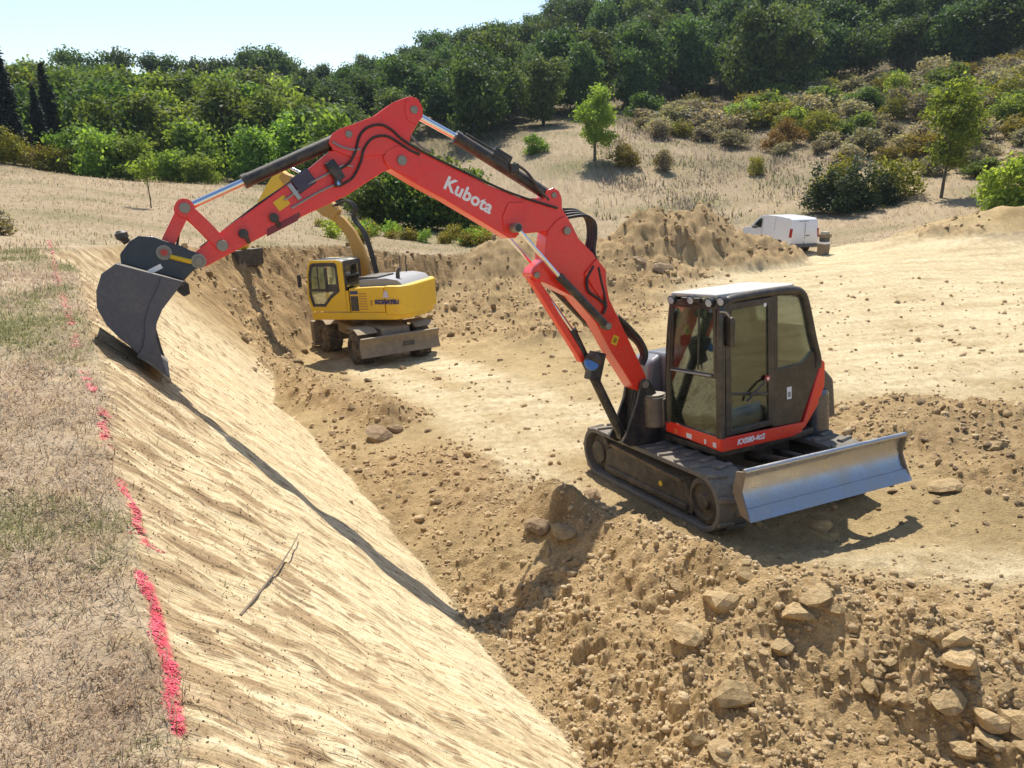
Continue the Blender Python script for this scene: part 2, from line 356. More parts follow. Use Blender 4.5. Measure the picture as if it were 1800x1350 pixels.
def paint(name, col, rough=.4, metal=0., dust=.25, dscale=6., bump=0., coat=0., up=.35):
    "painted or bare metal with uneven dust and small marks"
    m, nt, b, out = new_mat(name)
    tc = N(nt, 'ShaderNodeTexCoord'); nz = N(nt, 'ShaderNodeTexNoise', inp={'Scale': dscale, 'Detail': 6., 'Roughness': .65}); nt.links.new(tc.outputs['Object'], nz.inputs['Vector'])
    n2 = N(nt, 'ShaderNodeTexNoise', inp={'Scale': dscale * 7, 'Detail': 4., 'Roughness': .7}); nt.links.new(tc.outputs['Object'], n2.inputs['Vector'])
    geo = N(nt, 'ShaderNodeNewGeometry'); sx = N(nt, 'ShaderNodeSeparateXYZ'); nt.links.new(geo.outputs['Normal'], sx.inputs[0])
    upf = ramp(nt, sx.outputs['Z'], .2, 1.0); mu = N(nt, 'ShaderNodeMath', operation='MULTIPLY_ADD', inp={1: up}); nt.links.new(upf, mu.inputs[0])
    f1 = ramp(nt, nz.outputs['Fac'], .42, .72); a1 = N(nt, 'ShaderNodeMath', operation='MULTIPLY', inp={1: dust}); nt.links.new(f1, a1.inputs[0]); nt.links.new(a1.outputs[0], mu.inputs[2])
    mm = N(nt, 'ShaderNodeMath', operation='MULTIPLY', use_clamp=True); nt.links.new(mu.outputs[0], mm.inputs[0]); nt.links.new(ramp(nt, n2.outputs['Fac'], .25, .6), mm.inputs[1])
    base = mixc(nt, ramp(nt, n2.outputs['Fac'], .35, .75), [c * .9 for c in col], [min(1, c * 1.08) for c in col])
    c = mixc(nt, mm.outputs[0], base, DUST); nt.links.new(c, b.inputs['Base Color'])
    rr = N(nt, 'ShaderNodeMath', operation='MULTIPLY_ADD', inp={1: .5, 2: rough}, use_clamp=True); nt.links.new(mm.outputs[0], rr.inputs[0]); nt.links.new(rr.outputs[0], b.inputs['Roughness'])
    if metal:
        im = N(nt, 'ShaderNodeMath', operation='SUBTRACT', inp={0: 1.0}, use_clamp=True); nt.links.new(mm.outputs[0], im.inputs[1]); me_ = N(nt, 'ShaderNodeMath', operation='MULTIPLY', inp={1: metal}); nt.links.new(im.outputs[0], me_.inputs[0]); nt.links.new(me_.outputs[0], b.inputs['Metallic'])
    if coat: b.inputs['Coat Weight'].default_value = coat; b.inputs['Coat Roughness'].default_value = .12
    if bump:
        bp_ = N(nt, 'ShaderNodeBump', inp={'Strength': bump, 'Distance': .01}); nt.links.new(n2.outputs['Fac'], bp_.inputs['Height']); nt.links.new(bp_.outputs[0], b.inputs['Normal'])
    return m
def flat(name, col, rough=.6, metal=0.):
    m, nt, b, out = new_mat(name); b.inputs['Base Color'].default_value = (*col, 1); b.inputs['Roughness'].default_value = rough; b.inputs['Metallic'].default_value = metal
    nz = N(nt, 'ShaderNodeTexNoise', inp={'Scale': 40., 'Detail': 3.}); bp_ = N(nt, 'ShaderNodeBump', inp={'Strength': .08, 'Distance': .005}); nt.links.new(nz.outputs['Fac'], bp_.inputs['Height']); nt.links.new(bp_.outputs[0], b.inputs['Normal'])
    return m
def glass_mat(name, tint, refl=.10, dirt=.06):
    m, nt, b, out = new_mat(name); nt.nodes.remove(b)
    tr = N(nt, 'ShaderNodeBsdfTransparent'); tr.inputs[0].default_value = (*tint, 1)
    gl = N(nt, 'ShaderNodeBsdfGlossy'); gl.inputs['Roughness'].default_value = .03; gl.inputs[0].default_value = (.9, .95, .95, 1)
    df = N(nt, 'ShaderNodeBsdfDiffuse'); df.inputs[0].default_value = (*DUST, 1)
    fr = N(nt, 'ShaderNodeFresnel', inp={'IOR': 1.5}); ad = N(nt, 'ShaderNodeMath', operation='MULTIPLY_ADD', inp={1: .9, 2: refl}, use_clamp=True); nt.links.new(fr.outputs[0], ad.inputs[0])
    nz = N(nt, 'ShaderNodeTexNoise', inp={'Scale': 5., 'Detail': 5.}); tc = N(nt, 'ShaderNodeTexCoord'); nt.links.new(tc.outputs['Object'], nz.inputs[0])
    dm = N(nt, 'ShaderNodeMath', operation='MULTIPLY', inp={1: dirt * 3}); nt.links.new(ramp(nt, nz.outputs['Fac'], .4, .8), dm.inputs[0])
    m1 = N(nt, 'ShaderNodeMixShader'); nt.links.new(ad.outputs[0], m1.inputs[0]); nt.links.new(tr.outputs[0], m1.inputs[1]); nt.links.new(gl.outputs[0], m1.inputs[2])
    m2 = N(nt, 'ShaderNodeMixShader'); nt.links.new(dm.outputs[0], m2.inputs[0]); nt.links.new(m1.outputs[0], m2.inputs[1]); nt.links.new(df.outputs[0], m2.inputs[2])
    nt.links.new(m2.outputs[0], out.inputs[0]); return m
def earth_mat(name, bscale=55., bstr=.5, bdist=.03, attr='Col', rough=.95):
    m, nt, b, out = new_mat(name)
    at = N(nt, 'ShaderNodeAttribute', attribute_name=attr); geo = N(nt, 'ShaderNodeNewGeometry')
    n1 = N(nt, 'ShaderNodeTexNoise', inp={'Scale': bscale, 'Detail': 5., 'Roughness': .7}); nt.links.new(geo.outputs['Position'], n1.inputs[0])
    n2 = N(nt, 'ShaderNodeTexNoise', inp={'Scale': bscale * .18, 'Detail': 4., 'Roughness': .6}); nt.links.new(geo.outputs['Position'], n2.inputs[0])
    k = mixc(nt, ramp(nt, n1.outputs['Fac'], .3, .7), (.72, .70, .68), (1.22, 1.22, 1.22)); k2 = mixc(nt, ramp(nt, n2.outputs['Fac'], .3, .7), (.88, .87, .86), (1.1, 1.1, 1.1))
    c = mixc(nt, 1.0, at.outputs['Color'], k, 'MULTIPLY'); c = mixc(nt, 1.0, c, k2, 'MULTIPLY'); nt.links.new(c, b.inputs['Base Color'])
    b.inputs['Roughness'].default_value = rough; b.inputs['Specular IOR Level'].default_value = .15
    bp_ = N(nt, 'ShaderNodeBump', inp={'Strength': bstr, 'Distance': bdist}); nt.links.new(n1.outputs['Fac'], bp_.inputs['Height']); nt.links.new(bp_.outputs[0], b.inputs['Normal'])
    return m
def face_mat(name):
    "subsoil scraped by a bucket: fine tooth lines run down the fall line"
    m = earth_mat(name, 75., .3, .012); nt = m.node_tree; b = nt.nodes['Principled BSDF']
    geo = N(nt, 'ShaderNodeNewGeometry'); mp = N(nt, 'ShaderNodeMapping', vector_type='POINT'); mp.inputs['Rotation'].default_value = (0, 0, R(-30)); nt.links.new(geo.outputs['Position'], mp.inputs[0])
    hs = []
    for sy, sx_, lo, hi in ((15., .45, .36, .58), (42., 1.6, .34, .62)):
        m2 = N(nt, 'ShaderNodeMapping', vector_type='POINT'); m2.inputs['Scale'].default_value = (sx_, sy, 1.2); nt.links.new(mp.outputs[0], m2.inputs[0])
        nz = N(nt, 'ShaderNodeTexNoise', inp={'Scale': 1., 'Detail': 5., 'Roughness': .65}); nt.links.new(m2.outputs[0], nz.inputs[0]); hs.append(ramp(nt, nz.outputs['Fac'], lo, hi))
    src = b.inputs['Base Color'].links[0].from_socket
    c = mixc(nt, 1.0, src, mixc(nt, hs[0], (.88, .85, .80), (1.05, 1.05, 1.05)), 'MULTIPLY'); c = mixc(nt, 1.0, c, mixc(nt, hs[1], (.86, .83, .78), (1.06, 1.06, 1.06)), 'MULTIPLY'); nt.links.new(c, b.inputs['Base Color'])
    ad = N(nt, 'ShaderNodeMath', operation='MULTIPLY_ADD', inp={1: .5}); nt.links.new(hs[1], ad.inputs[0]); nt.links.new(hs[0], ad.inputs[2])
    old = b.inputs['Normal'].links[0].from_node; bp_ = N(nt, 'ShaderNodeBump', inp={'Strength': .6, 'Distance': .02}); nt.links.new(ad.outputs[0], bp_.inputs['Height']); nt.links.new(old.outputs[0], bp_.inputs['Normal']); nt.links.new(bp_.outputs[0], b.inputs['Normal'])
    return m
def leaf_mat(name, dark, light, trans=.35, var=.25):
    "foliage: tone per leaf, per clump and per plant"
    m, nt, b, out = new_mat(name)
    at = N(nt, 'ShaderNodeAttribute', attribute_name='tone'); oi = N(nt, 'ShaderNodeObjectInfo')
    c = mixc(nt, at.outputs['Fac'], dark, light)
    hs = N(nt, 'ShaderNodeHueSaturation'); nt.links.new(c, hs.inputs['Color'])
    r1 = N(nt, 'ShaderNodeMapRange', inp={3: 1 - var, 4: 1 + var}); nt.links.new(oi.outputs['Random'], r1.inputs[0]); nt.links.new(r1.outputs[0], hs.inputs['Value'])
    ml = N(nt, 'ShaderNodeMath', operation='MULTIPLY', inp={1: 7.31}); fr = N(nt, 'ShaderNodeMath', operation='FRACT'); nt.links.new(oi.outputs['Random'], ml.inputs[0]); nt.links.new(ml.outputs[0], fr.inputs[0])
    r2 = N(nt, 'ShaderNodeMapRange', inp={3: .472, 4: .522}); nt.links.new(fr.outputs[0], r2.inputs[0]); nt.links.new(r2.outputs[0], hs.inputs['Hue'])
    nt.links.new(hs.outputs[0], b.inputs['Base Color']); b.inputs['Roughness'].default_value = .6; b.inputs['Specular IOR Level'].default_value = .25
    tl = N(nt, 'ShaderNodeBsdfTranslucent'); tcol = mixc(nt, 1.0, hs.outputs[0], (1.25, 1.2, .6), 'MULTIPLY'); nt.links.new(tcol, tl.inputs[0])
    mx = N(nt, 'ShaderNodeMixShader', inp={0: trans}); nt.links.new(b.outputs[0], mx.inputs[1]); nt.links.new(tl.outputs[0], mx.inputs[2]); nt.links.new(mx.outputs[0], out.inputs[0])
    return m

# ------------------------------------------------------------------ the ground sheets
def col_arr(c): return np.array(c, float)
def lerp(a, b, t): return a + (b - a) * t[..., None]
def ground_colour(x, y, rec, seed=0):
    "albedo of the bare surfaces (no light in it)"
    nb = fbm(x * .9, y * .9, 4, 90); nf = fbm(x * 7, y * 7, 3, 91); nm = fbm(x * 2.6, y * 2.6, 3, 92)
    n, s = rec['n'], rec['s']
    streak = .5 * noise(x * .35 + .1 * y, y * 1.5, 93) + .4 * noise(x * 1.1, y * 4.0, 94)
    soil = lerp(col_arr((.38, .27, .125)), col_arr((.56, .415, .21)), np.clip(.5 + .8 * nb + .4 * nf, 0, 1))
    loose = lerp(col_arr((.40, .268, .122)), col_arr((.70, .50, .258)), np.clip(.5 + .6 * nm + .6 * nf, 0, 1))
    brown = lerp(col_arr((.25, .166, .078)), col_arr((.45, .315, .158)), np.clip(.5 + .6 * nm + .5 * nf, 0, 1))
    front = rec['front']
    loose = lerp(brown, loose, np.clip(.42 + .9 * front + .5 * nb, 0, 1))
    pale = lerp(col_arr((.47, .35, .18)), col_arr((.77, .635, .395)), np.clip(.62 + .6 * nf + .75 * streak, 0, 1))
    c = lerp(soil, loose, rec['rough']); c = lerp(c, pale, np.clip(rec['pale'] * 1.3, 0, 1))
    # scraped face: pale subsoil with brown smears dragged down the fall line
    sw = s + .014 * noise(n * .8, s * .25, 60)
    st = .35 * noise(sw * 2.2, n * .25, 95) + .55 * noise(sw * 8, n * .16, 96) + .65 * noise(sw * 21, n * .3, 97)
    face = lerp(col_arr((.53, .40, .22)), col_arr((.78, .655, .42)), np.clip(.76 + .62 * st, 0, 1))
    br = np.clip(.95 * rec.get('crest', 0) + .28 * noise(sw * 3.0, n * .3, 98) + .9 * noise(sw * 15, n * 1.6, 99) - .70, 0, 1)
    br = np.maximum(br, sst(.0025, .009, rec.get('crumb', np.zeros_like(x))))
    face = lerp(face, lerp(col_arr((.28, .19, .105)), col_arr((.44, .31, .175)), np.clip(.5 + nf, 0, 1)), br * .85)
    cl = rec['cut'] * sst(21, 17, rec['r'])
    c = lerp(c, face, cl)
    ow = rec['cut'] * (1 - sst(21, 17, rec['r'])); c = lerp(c, lerp(brown, loose, np.clip(.4 + nm, 0, 1)), ow * .9)
    c = lerp(c, brown * 1.05, np.clip(rec['wall'] * .6 + .75 * sst(.1, .5, rec['heap']), 0, 1) * (1 - rec['out']) * .8)
    # turf and meadow: straw with green and grey-green drifts
    g1 = fbm(x * .55, y * .55, 4, 80); g2 = fbm(x * 3, y * 3, 3, 81); g3 = fbm(x * .12, y * .25, 3, 82)
    straw = lerp(col_arr((.32, .24, .15)), col_arr((.52, .415, .275)), np.clip(.5 + .8 * g2, 0, 1))
    green = col_arr((.185, .185, .075))
    near = sst(30, 18, rec['r'])
    gm = np.clip((1.3 * g1 + .35 * g2 - .02), 0, 1) * near + np.clip(1.5 * g3 + .3 * g2 + .10, 0, 1) * (1 - near) * .8
    # greener around the bushes in the dip and up the right-hand slope
    dip = np.exp(-(((x + 3.5) / 7) ** 2 + ((y - 38) / 5) ** 2)); gm = np.clip(gm + .8 * dip * (.6 + .6 * g2), 0, 1)
    turf = lerp(straw * lerp(col_arr((1., 1., 1.)), col_arr((1.05, 1.03, 1.0)), (1 - near)), np.broadcast_to(green, straw.shape), gm)
    scr = sst(-44, -22, rec.get('woods', x * 0 - 99)) * sst(12, 18, x) * np.clip(.75 + .6 * g2, 0, 1) if 'woods' in rec else x * 0
    turf = lerp(turf, lerp(col_arr((.20, .155, .095)), col_arr((.26, .21, .12)), np.clip(.5 + g1, 0, 1)), scr * .9)
    turf = turf * (1 - .20 * (1 - near))[..., None]
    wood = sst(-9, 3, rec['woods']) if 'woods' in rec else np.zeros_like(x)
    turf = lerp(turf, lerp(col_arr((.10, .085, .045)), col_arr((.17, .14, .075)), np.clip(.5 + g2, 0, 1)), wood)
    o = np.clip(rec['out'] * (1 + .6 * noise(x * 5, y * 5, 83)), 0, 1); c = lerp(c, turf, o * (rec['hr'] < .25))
    return np.clip(c, 0.01, .85)
def woods_depth(x, y):
    "metres inside the wooded ground"
    base = np.array([at_dist(*q) for q in ((-600, 62), (-250, 62), (0, 60), (200, 60), (380, 58), (480, 54), (560, 56), (640, 66), (700, 72), (880, 73), (1000, 83), (1150, 88), (1300, 93), (1450, 100), (1600, 107), (1800, 113), (2000, 116), (2400, 120))])
    a = np.arctan2(x, y); ba = np.arctan2(base[:, 0], base[:, 1]); br = np.hypot(base[:, 0], base[:, 1])
    return np.hypot(x, y) - np.interp(a, ba, br)
DASH = [('long crimson spray paint dash lowest in the photo, nearest the viewer', ((313, 1282), (300, 1190), (278, 1090), (255, 1010)), .040, 1.0),
        ('short crimson spray paint dash ending in a small crossbar, above the long dash', ((255, 955), (238, 905), (222, 870), (212, 843)), .034, .75),
        ('crimson paint dash level with the middle of the scraped slope, third from below', ((188, 782), (184, 748), (178, 716)), .05, .55),
        ('ragged red paint dash just left of the bucket shadow, lower of two', ((168, 690), (158, 668), (146, 648)), .05, .40),
        ('faint red paint patch beside the dark end of the bucket shadow', ((136, 612), (128, 590)), .08, .16),
        ('red paint dash left of the bucket, level with its lower half', ((126, 572), (116, 540), (108, 515)), .06, .34),
        ('faint farthest red paint dash at the far left corner of the bank', ((104, 505), (98, 475), (92, 445), (85, 422)), .07, .28)]
DASH = [(a, np.array([hit(*q) for q in b]), c, d) for a, b, c, d in DASH]
fine_a = np.linspace(R(-42), R(42), 650); coarse_a = np.linspace(R(43), R(317), 44)[1:-1]
ang = np.concatenate([fine_a, coarse_a]); nA = len(ang)
r = [1.25]
while r[-1] < 10: r.append(r[-1] * 1.0031)
while r[-1] < 18: r.append(r[-1] * 1.005)
while r[-1] < 44: r.append(r[-1] * 1.0048)
while r[-1] < 130: r.append(r[-1] * 1.02)
while r[-1] < 900: r.append(r[-1] * 1.06)
r = np.array(r); nR = len(r)
AA, RR = np.meshgrid(ang, r); GX = (RR * np.sin(AA)).ravel(); GY = (RR * np.cos(AA)).ravel()
GZ, rec = height(GX, GY); rec['woods'] = woods_depth(GX, GY)
far = sst(230, 420, RR.ravel()); GZ = GZ * (1 - far) + (10 + 5 * np.sin(AA.ravel() * 2)) * far
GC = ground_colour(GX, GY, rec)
for _, P, w_, dn_ in DASH:
    near_ = np.hypot(GX - P[:, 0].mean(), GY - P[:, 1].mean()) < 1.6; dd = seg_dist(GX[near_], GY[near_], P)
    pa_ = sst(w_ * .75, w_ * .25, dd) * sst(-.40 + .5 * (1 - dn_), .10 + .5 * (1 - dn_), fbm(GX[near_] * 14, GY[near_] * 14, 3, 140)) * (.45 + .55 * dn_)
    GC[near_] = lerp(GC[near_], np.broadcast_to(col_arr((.74, .10, .14)), GC[near_].shape), pa_)
GV = np.stack([GX, GY, GZ], 1); GV = np.vstack([GV, [[0, 0, float(GZ[:nA].mean())]]]); GC4 = np.vstack([np.hstack([GC, np.ones((len(GC), 1))]), [[.3, .24, .15, 1]]])
ii = np.arange(nR - 1)[:, None] * nA; jj = np.arange(nA)[None, :]; j2 = (jj + 1) % nA
FQ = np.stack([ii + jj, ii + j2, ii + nA + j2, ii + nA + jj], -1).reshape(-1, 4)[:, ::-1]
fc = lambda k: rec[k][FQ].mean(1)
f_out, f_cut, f_rough, f_r, f_w, f_heap, f_hr = fc('out'), fc('cut'), fc('rough'), fc('r'), fc('woods'), fc('heap'), fc('hr')
fx = GX[FQ].mean(1); fy = GY[FQ].mean(1)
M_EARTH = earth_mat('bare_earth', 42, 1.0, .045); M_FACE = face_mat('scraped_earth'); M_TURF = earth_mat('dry_turf', 45, .7, .03)
cls = np.full(len(FQ), 0)
cls[(f_cut > .5)] = 1
o_ = f_out > .5; cls[o_ & (f_r < 15.5) & (fx < 3.5)] = 2; cls[o_ & ~((f_r < 15.5) & (fx < 3.5))] = 3; cls[(f_w > 0) & (f_r > 40)] = 4
cls[((f_heap > .06) | (f_hr > .22)) & (f_r > 22)] = 5
cls[(fc('front') > .5) & (cls == 0)] = 6
NAMES = [('pit_floor', M_EARTH), ('cut_slope', M_FACE), ('grass_bank', M_TURF), ('meadow', M_TURF), ('wooded_hillside', M_TURF), ('spoil_heap', M_EARTH), ('rubble_slope', M_EARTH)]
for k, (nm_, mt_) in enumerate(NAMES):
    q = FQ[cls == k]
    if not len(q): continue
    u, inv = np.unique(q, return_inverse=True)
    o = mesh_np(nm_, GV[u], inv.reshape(-1, 4), mt_, smooth=True, attrs={'Col': ('POINT', 'FLOAT_COLOR', GC4[u])}); tag(o, kind='structure')
ctr = len(GV) - 1; tri = np.array([[ctr, (j + 1) % nA, j] for j in range(nA)]); u, inv = np.unique(tri, return_inverse=True)
tag(mesh_np('grass_bank', GV[u], inv.reshape(-1, 3), M_TURF, smooth=True, attrs={'Col': ('POINT', 'FLOAT_COLOR', GC4[u])}), kind='structure')

# ------------------------------------------------------------------ grass
M_GRASS, nt, b_, out_ = new_mat('dry_grass')
at_ = N(nt, 'ShaderNodeAttribute', attribute_name='Col'); nt.links.new(at_.outputs['Color'], b_.inputs['Base Color']); b_.inputs['Roughness'].default_value = .7; b_.inputs['Specular IOR Level'].default_value = .2
tl_ = N(nt, 'ShaderNodeBsdfTranslucent'); nt.links.new(at_.outputs['Color'], tl_.inputs[0]); mx_ = N(nt, 'ShaderNodeMixShader', inp={0: .45}); nt.links.new(b_.outputs[0], mx_.inputs[1]); nt.links.new(tl_.outputs[0], mx_.inputs[2]); nt.links.new(mx_.outputs[0], out_.inputs[0])
def blades(x, y, z, L, W, lean, colr, name, kind='stuff', parent=None):
    n = len(x); a = rng.uniform(0, 2 * math.pi, n); dx, dy = np.cos(a), np.sin(a)
    P = np.stack([x, y, z - .004], 1); side = np.stack([-dy, dx, np.zeros(n)], 1) * W[:, None] * .5
    up = np.sqrt(np.clip(1 - lean ** 2, 0.01, 1)); dirv = np.stack([dx * lean, dy * lean, up], 1)
    mid = P + dirv * L[:, None] * .55 + np.array([0, 0, .0]); tipd = np.stack([dx * np.minimum(1, lean * 1.6), dy * np.minimum(1, lean * 1.6), up * .55], 1)
    tip = mid + tipd * L[:, None] * .5
    V = np.stack([P - side, P + side, mid + side * .8, mid - side * .8, tip], 1).reshape(-1, 3)
    k = np.arange(n)[:, None] * 5
    Fq = np.concatenate([k + np.array([[0, 1, 2]]), k + np.array([[0, 2, 3]]), k + np.array([[3, 2, 4]])], 1).reshape(-1, 3)
    C4 = np.repeat(np.hstack([colr, np.ones((n, 1))]), 5, 0)
    o = mesh_np(name, V, Fq, M_GRASS, parent, attrs={'Col': ('POINT', 'FLOAT_COLOR', C4)})
    if kind: tag(o, kind=kind)
    return o
def grass_colour(x, y, n):
    g1 = fbm(x * .55, y * .55, 4, 80); g2 = fbm(x * 3, y * 3, 3, 81)
    t = np.clip(1.6 * g1 + .6 * g2 + .06 + rng.normal(0, .18, n), 0, 1)
    straw = lerp(col_arr((.34, .235, .14)), col_arr((.80, .66, .48)), rng.uniform(0, 1, n)); green = lerp(col_arr((.16, .165, .06)), col_arr((.33, .32, .13)), rng.uniform(0, 1, n))
    g4 = noise(x * 1.1 + 7, y * 1.1, 123) + .5 * noise(x * 3.1, y * 3.1, 124); straw = straw * lerp(col_arr((.72, .63, .56)), col_arr((1.12, 1.12, 1.12)), np.clip(.55 + .8 * g4, 0, 1)); grey = col_arr((.36, .31, .25)); c = lerp(straw, np.broadcast_to(grey, straw.shape), (rng.uniform(0, 1, n) < .22).astype(float) * .8)
    return lerp(c, green, (t > .33).astype(float) * np.clip(.45 + t, 0, 1))
def scatter_wedge(n, a0, a1, r0, r1, p=1.0):
    a = rng.uniform(a0, a1, n); rr = (r0 ** p + (r1 ** p - r0 ** p) * rng.uniform(0, 1, n)) ** (1 / p); return rr * np.sin(a), rr * np.cos(a)
x, y = scatter_wedge(330000, R(-46), R(8), 1.3, 17, .55)
z, rc = height(x, y)
dens = np.clip(sst(.10, -.10, rc['din']) + .10 * sst(.9, .1, rc['din']) * (noise(x * 3, y * 3, 84) > .1), 0, 1) * np.clip(.75 + .6 * noise(x * 1.8, y * 1.8, 85), .2, 1)
m_ = rng.uniform(0, 1, len(x)) < dens * .85
x, y, z = x[m_], y[m_], z[m_]; n_ = len(x); rr_ = np.hypot(x, y)
lng = rng.gamma(4, .0095, n_) * (1 + .5 * noise(x * 1.3, y * 1.3, 86)) * np.interp(rr_, [1.5, 6, 17], [1.0, 1.35, 2.1])
blades(x, y, z, np.clip(lng, .02, .2), rng.uniform(.0016, .0036, n_) * np.interp(rr_, [1.3, 4, 10, 17], [1.0, 1.7, 3.2, 4.5]), rng.uniform(.45, .985, n_), grass_colour(x, y, n_), 'dry_grass')
# taller stalks and tufts on the bank edge
x, y = scatter_wedge(9000, R(-46), R(-4), 2.0, 15, .6); z, rc = height(x, y); m_ = (rc['din'] < .05) & (noise(x * 2.2, y * 2.2, 87) > .25); x, y, z = x[m_], y[m_], z[m_]; n_ = len(x); rr_ = np.hypot(x, y)
blades(x, y, z, rng.uniform(.05, .13, n_), rng.uniform(.0015, .003, n_) * np.interp(rr_, [1.5, 15], [1, 4]), rng.uniform(.15, .75, n_), grass_colour(x, y, n_), 'tall_dry_grass')
# meadow
x, y = scatter_wedge(80000, R(-40), R(40), 15, 75, .8); z, rc = height(x, y); m_ = (rc['out'] > .6) & (rc['heap'] < .05) & (rc['hr'] < .2) & (rng.uniform(0, 1, len(x)) < np.clip(.55 + .8 * fbm(x * .5, y * .5, 3, 88), .08, 1)); x, y, z = x[m_], y[m_], z[m_]; n_ = len(x); rr_ = np.hypot(x, y)
g3 = fbm(x * .12, y * .25, 3, 82); t_ = np.clip(1.3 * g3 + .9 * np.exp(-(((x + 3.5) / 7) ** 2 + ((y - 38) / 5) ** 2)) + rng.normal(0, .22, n_), 0, 1)
mc = lerp(lerp(col_arr((.33, .25, .145)), col_arr((.50, .40, .25)), rng.uniform(0, 1, n_)), lerp(col_arr((.16, .17, .06)), col_arr((.28, .27, .11)), rng.uniform(0, 1, n_)), (t_ > .35).astype(float) * .85)
blades(x, y, z, rng.uniform(.05, .20, n_) * np.interp(rr_, [15, 70], [.8, 1.4]), rng.uniform(.012, .03, n_) * np.interp(rr_, [15, 70], [.6, 2.2]), rng.uniform(.2, .9, n_), mc, 'meadow_grass')

# dry brush between the shrubs of the right-hand slope
x, y = scatter_wedge(70000, R(6), R(37), 46, 125, 1.0); wd_ = woods_depth(x, y); z, rc = height(x, y, False)
m_ = (wd_ < 1) & (rng.uniform(0, 1, len(x)) < sst(-50, -26, wd_) * np.clip(.5 + 1.1 * noise(x * .22, y * .22, 89), .05, 1)) & (rc['out'] > .6); x, y, z = x[m_], y[m_], z[m_]; n_ = len(x)
blades(x, y, z, rng.uniform(.25, .85, n_) * np.clip(.6 + .6 * noise(x * .3, y * .3, 121), .3, 1.3), rng.uniform(.04, .10, n_), rng.uniform(.1, .8, n_), lerp(lerp(col_arr((.20, .16, .11)), col_arr((.42, .35, .25)), rng.uniform(0, 1, n_)), lerp(col_arr((.13, .14, .05)), col_arr((.26, .26, .09)), rng.uniform(0, 1, n_)), (rng.uniform(0, 1, n_) < np.clip(.25 + .6 * noise(x * .15, y * .15, 122), 0, 1)).astype(float)), 'dry_brush')

# ------------------------------------------------------------------ red sprayed line
M_SPRAY, nt, b_, out_ = new_mat('red_spray_paint'); b_.inputs['Roughness'].default_value = .6; at_ = N(nt, 'ShaderNodeAttribute', attribute_name='Col'); nt.links.new(at_.outputs['Color'], b_.inputs['Base Color'])
for lab, px_, w_, dn_ in DASH:
    P = px_; L_ = np.concatenate([[0], np.cumsum(np.linalg.norm(np.diff(P[:, :2], axis=0), axis=1))]); far_ = np.hypot(*P.mean(0)[:2])
    cnt = int(1500 * dn_ * max(.6, L_[-1] / 1.0)); t = rng.uniform(0, L_[-1], cnt)
    t = np.where(rng.uniform(0, 1, cnt) < .25, t, t); off = np.clip(rng.normal(0, w_ * .26, cnt), -w_ * .55, w_ * .55)
    X = np.interp(t, L_, P[:, 0]); Y = np.interp(t, L_, P[:, 1]); dx = np.gradient(P[:, 0]).mean(); dy = np.gradient(P[:, 1]).mean(); l_ = math.hypot(dx, dy)
    if lab.startswith('short'):
        q = slice(0, cnt // 6); X[q] = P[0, 0] + rng.uniform(-.06, .06, len(X[q])); Y[q] = P[0, 1] + rng.normal(0, .02, len(X[q]))
    X = X - dy / l_ * off + .03 * noise(t * 4, t * 0 + far_, 5); Y = Y + dx / l_ * off
    keep = noise(X * 9, Y * 9, 120) > -.35 + .55 * (1 - dn_); X, Y = X[keep], Y[keep]; Z, _ = height(X, Y); n_ = len(X)
    cc = lerp(lerp(col_arr((.66, .06, .10)), col_arr((.86, .14, .19)), rng.uniform(0, 1, n_)), np.broadcast_to(col_arr((.70, .24, .21)), (n_, 3)), np.full(n_, .55 * (1 - dn_)))
    # flat flecks of paint lying on the stubble and the soil
    e_ = .12; zx = (height(X + e_, Y)[0] - Z) / e_; zy = (height(X, Y + e_)[0] - Z) / e_
    an = rng.uniform(0, math.pi, n_); ln = rng.uniform(.003, .0095, n_) * np.interp(far_, [2, 15], [.9, 2.6]); wd = rng.uniform(.0016, .0038, n_) * np.interp(far_, [2, 15], [1, 2.6]); up_ = rng.uniform(.001, .005, n_)
    c_, s_ = np.cos(an), np.sin(an); tl = rng.normal(0, .22, n_); zx = np.clip(zx, -.5, .5); zy = np.clip(zy, -.5, .5)
    def pt(u, v): dx_ = u * c_ - v * s_; dy_ = u * s_ + v * c_; return np.stack([X + dx_, Y + dy_, Z + up_ + dx_ * zx + dy_ * zy + u * tl], 1)
    V = np.stack([pt(-ln, 0 * wd), pt(0 * ln, -wd), pt(ln, 0 * wd), pt(0 * ln, wd)], 1).reshape(-1, 3)
    ob = mesh_np('paint_mark', V, np.arange(n_ * 4).reshape(-1, 4), M_SPRAY, attrs={'Col': ('POINT', 'FLOAT_COLOR', np.repeat(np.hstack([cc, np.ones((n_, 1))]), 4, 0))})
    tag(ob, lab, 'paint mark', 'red sprayed dashes along the bank')

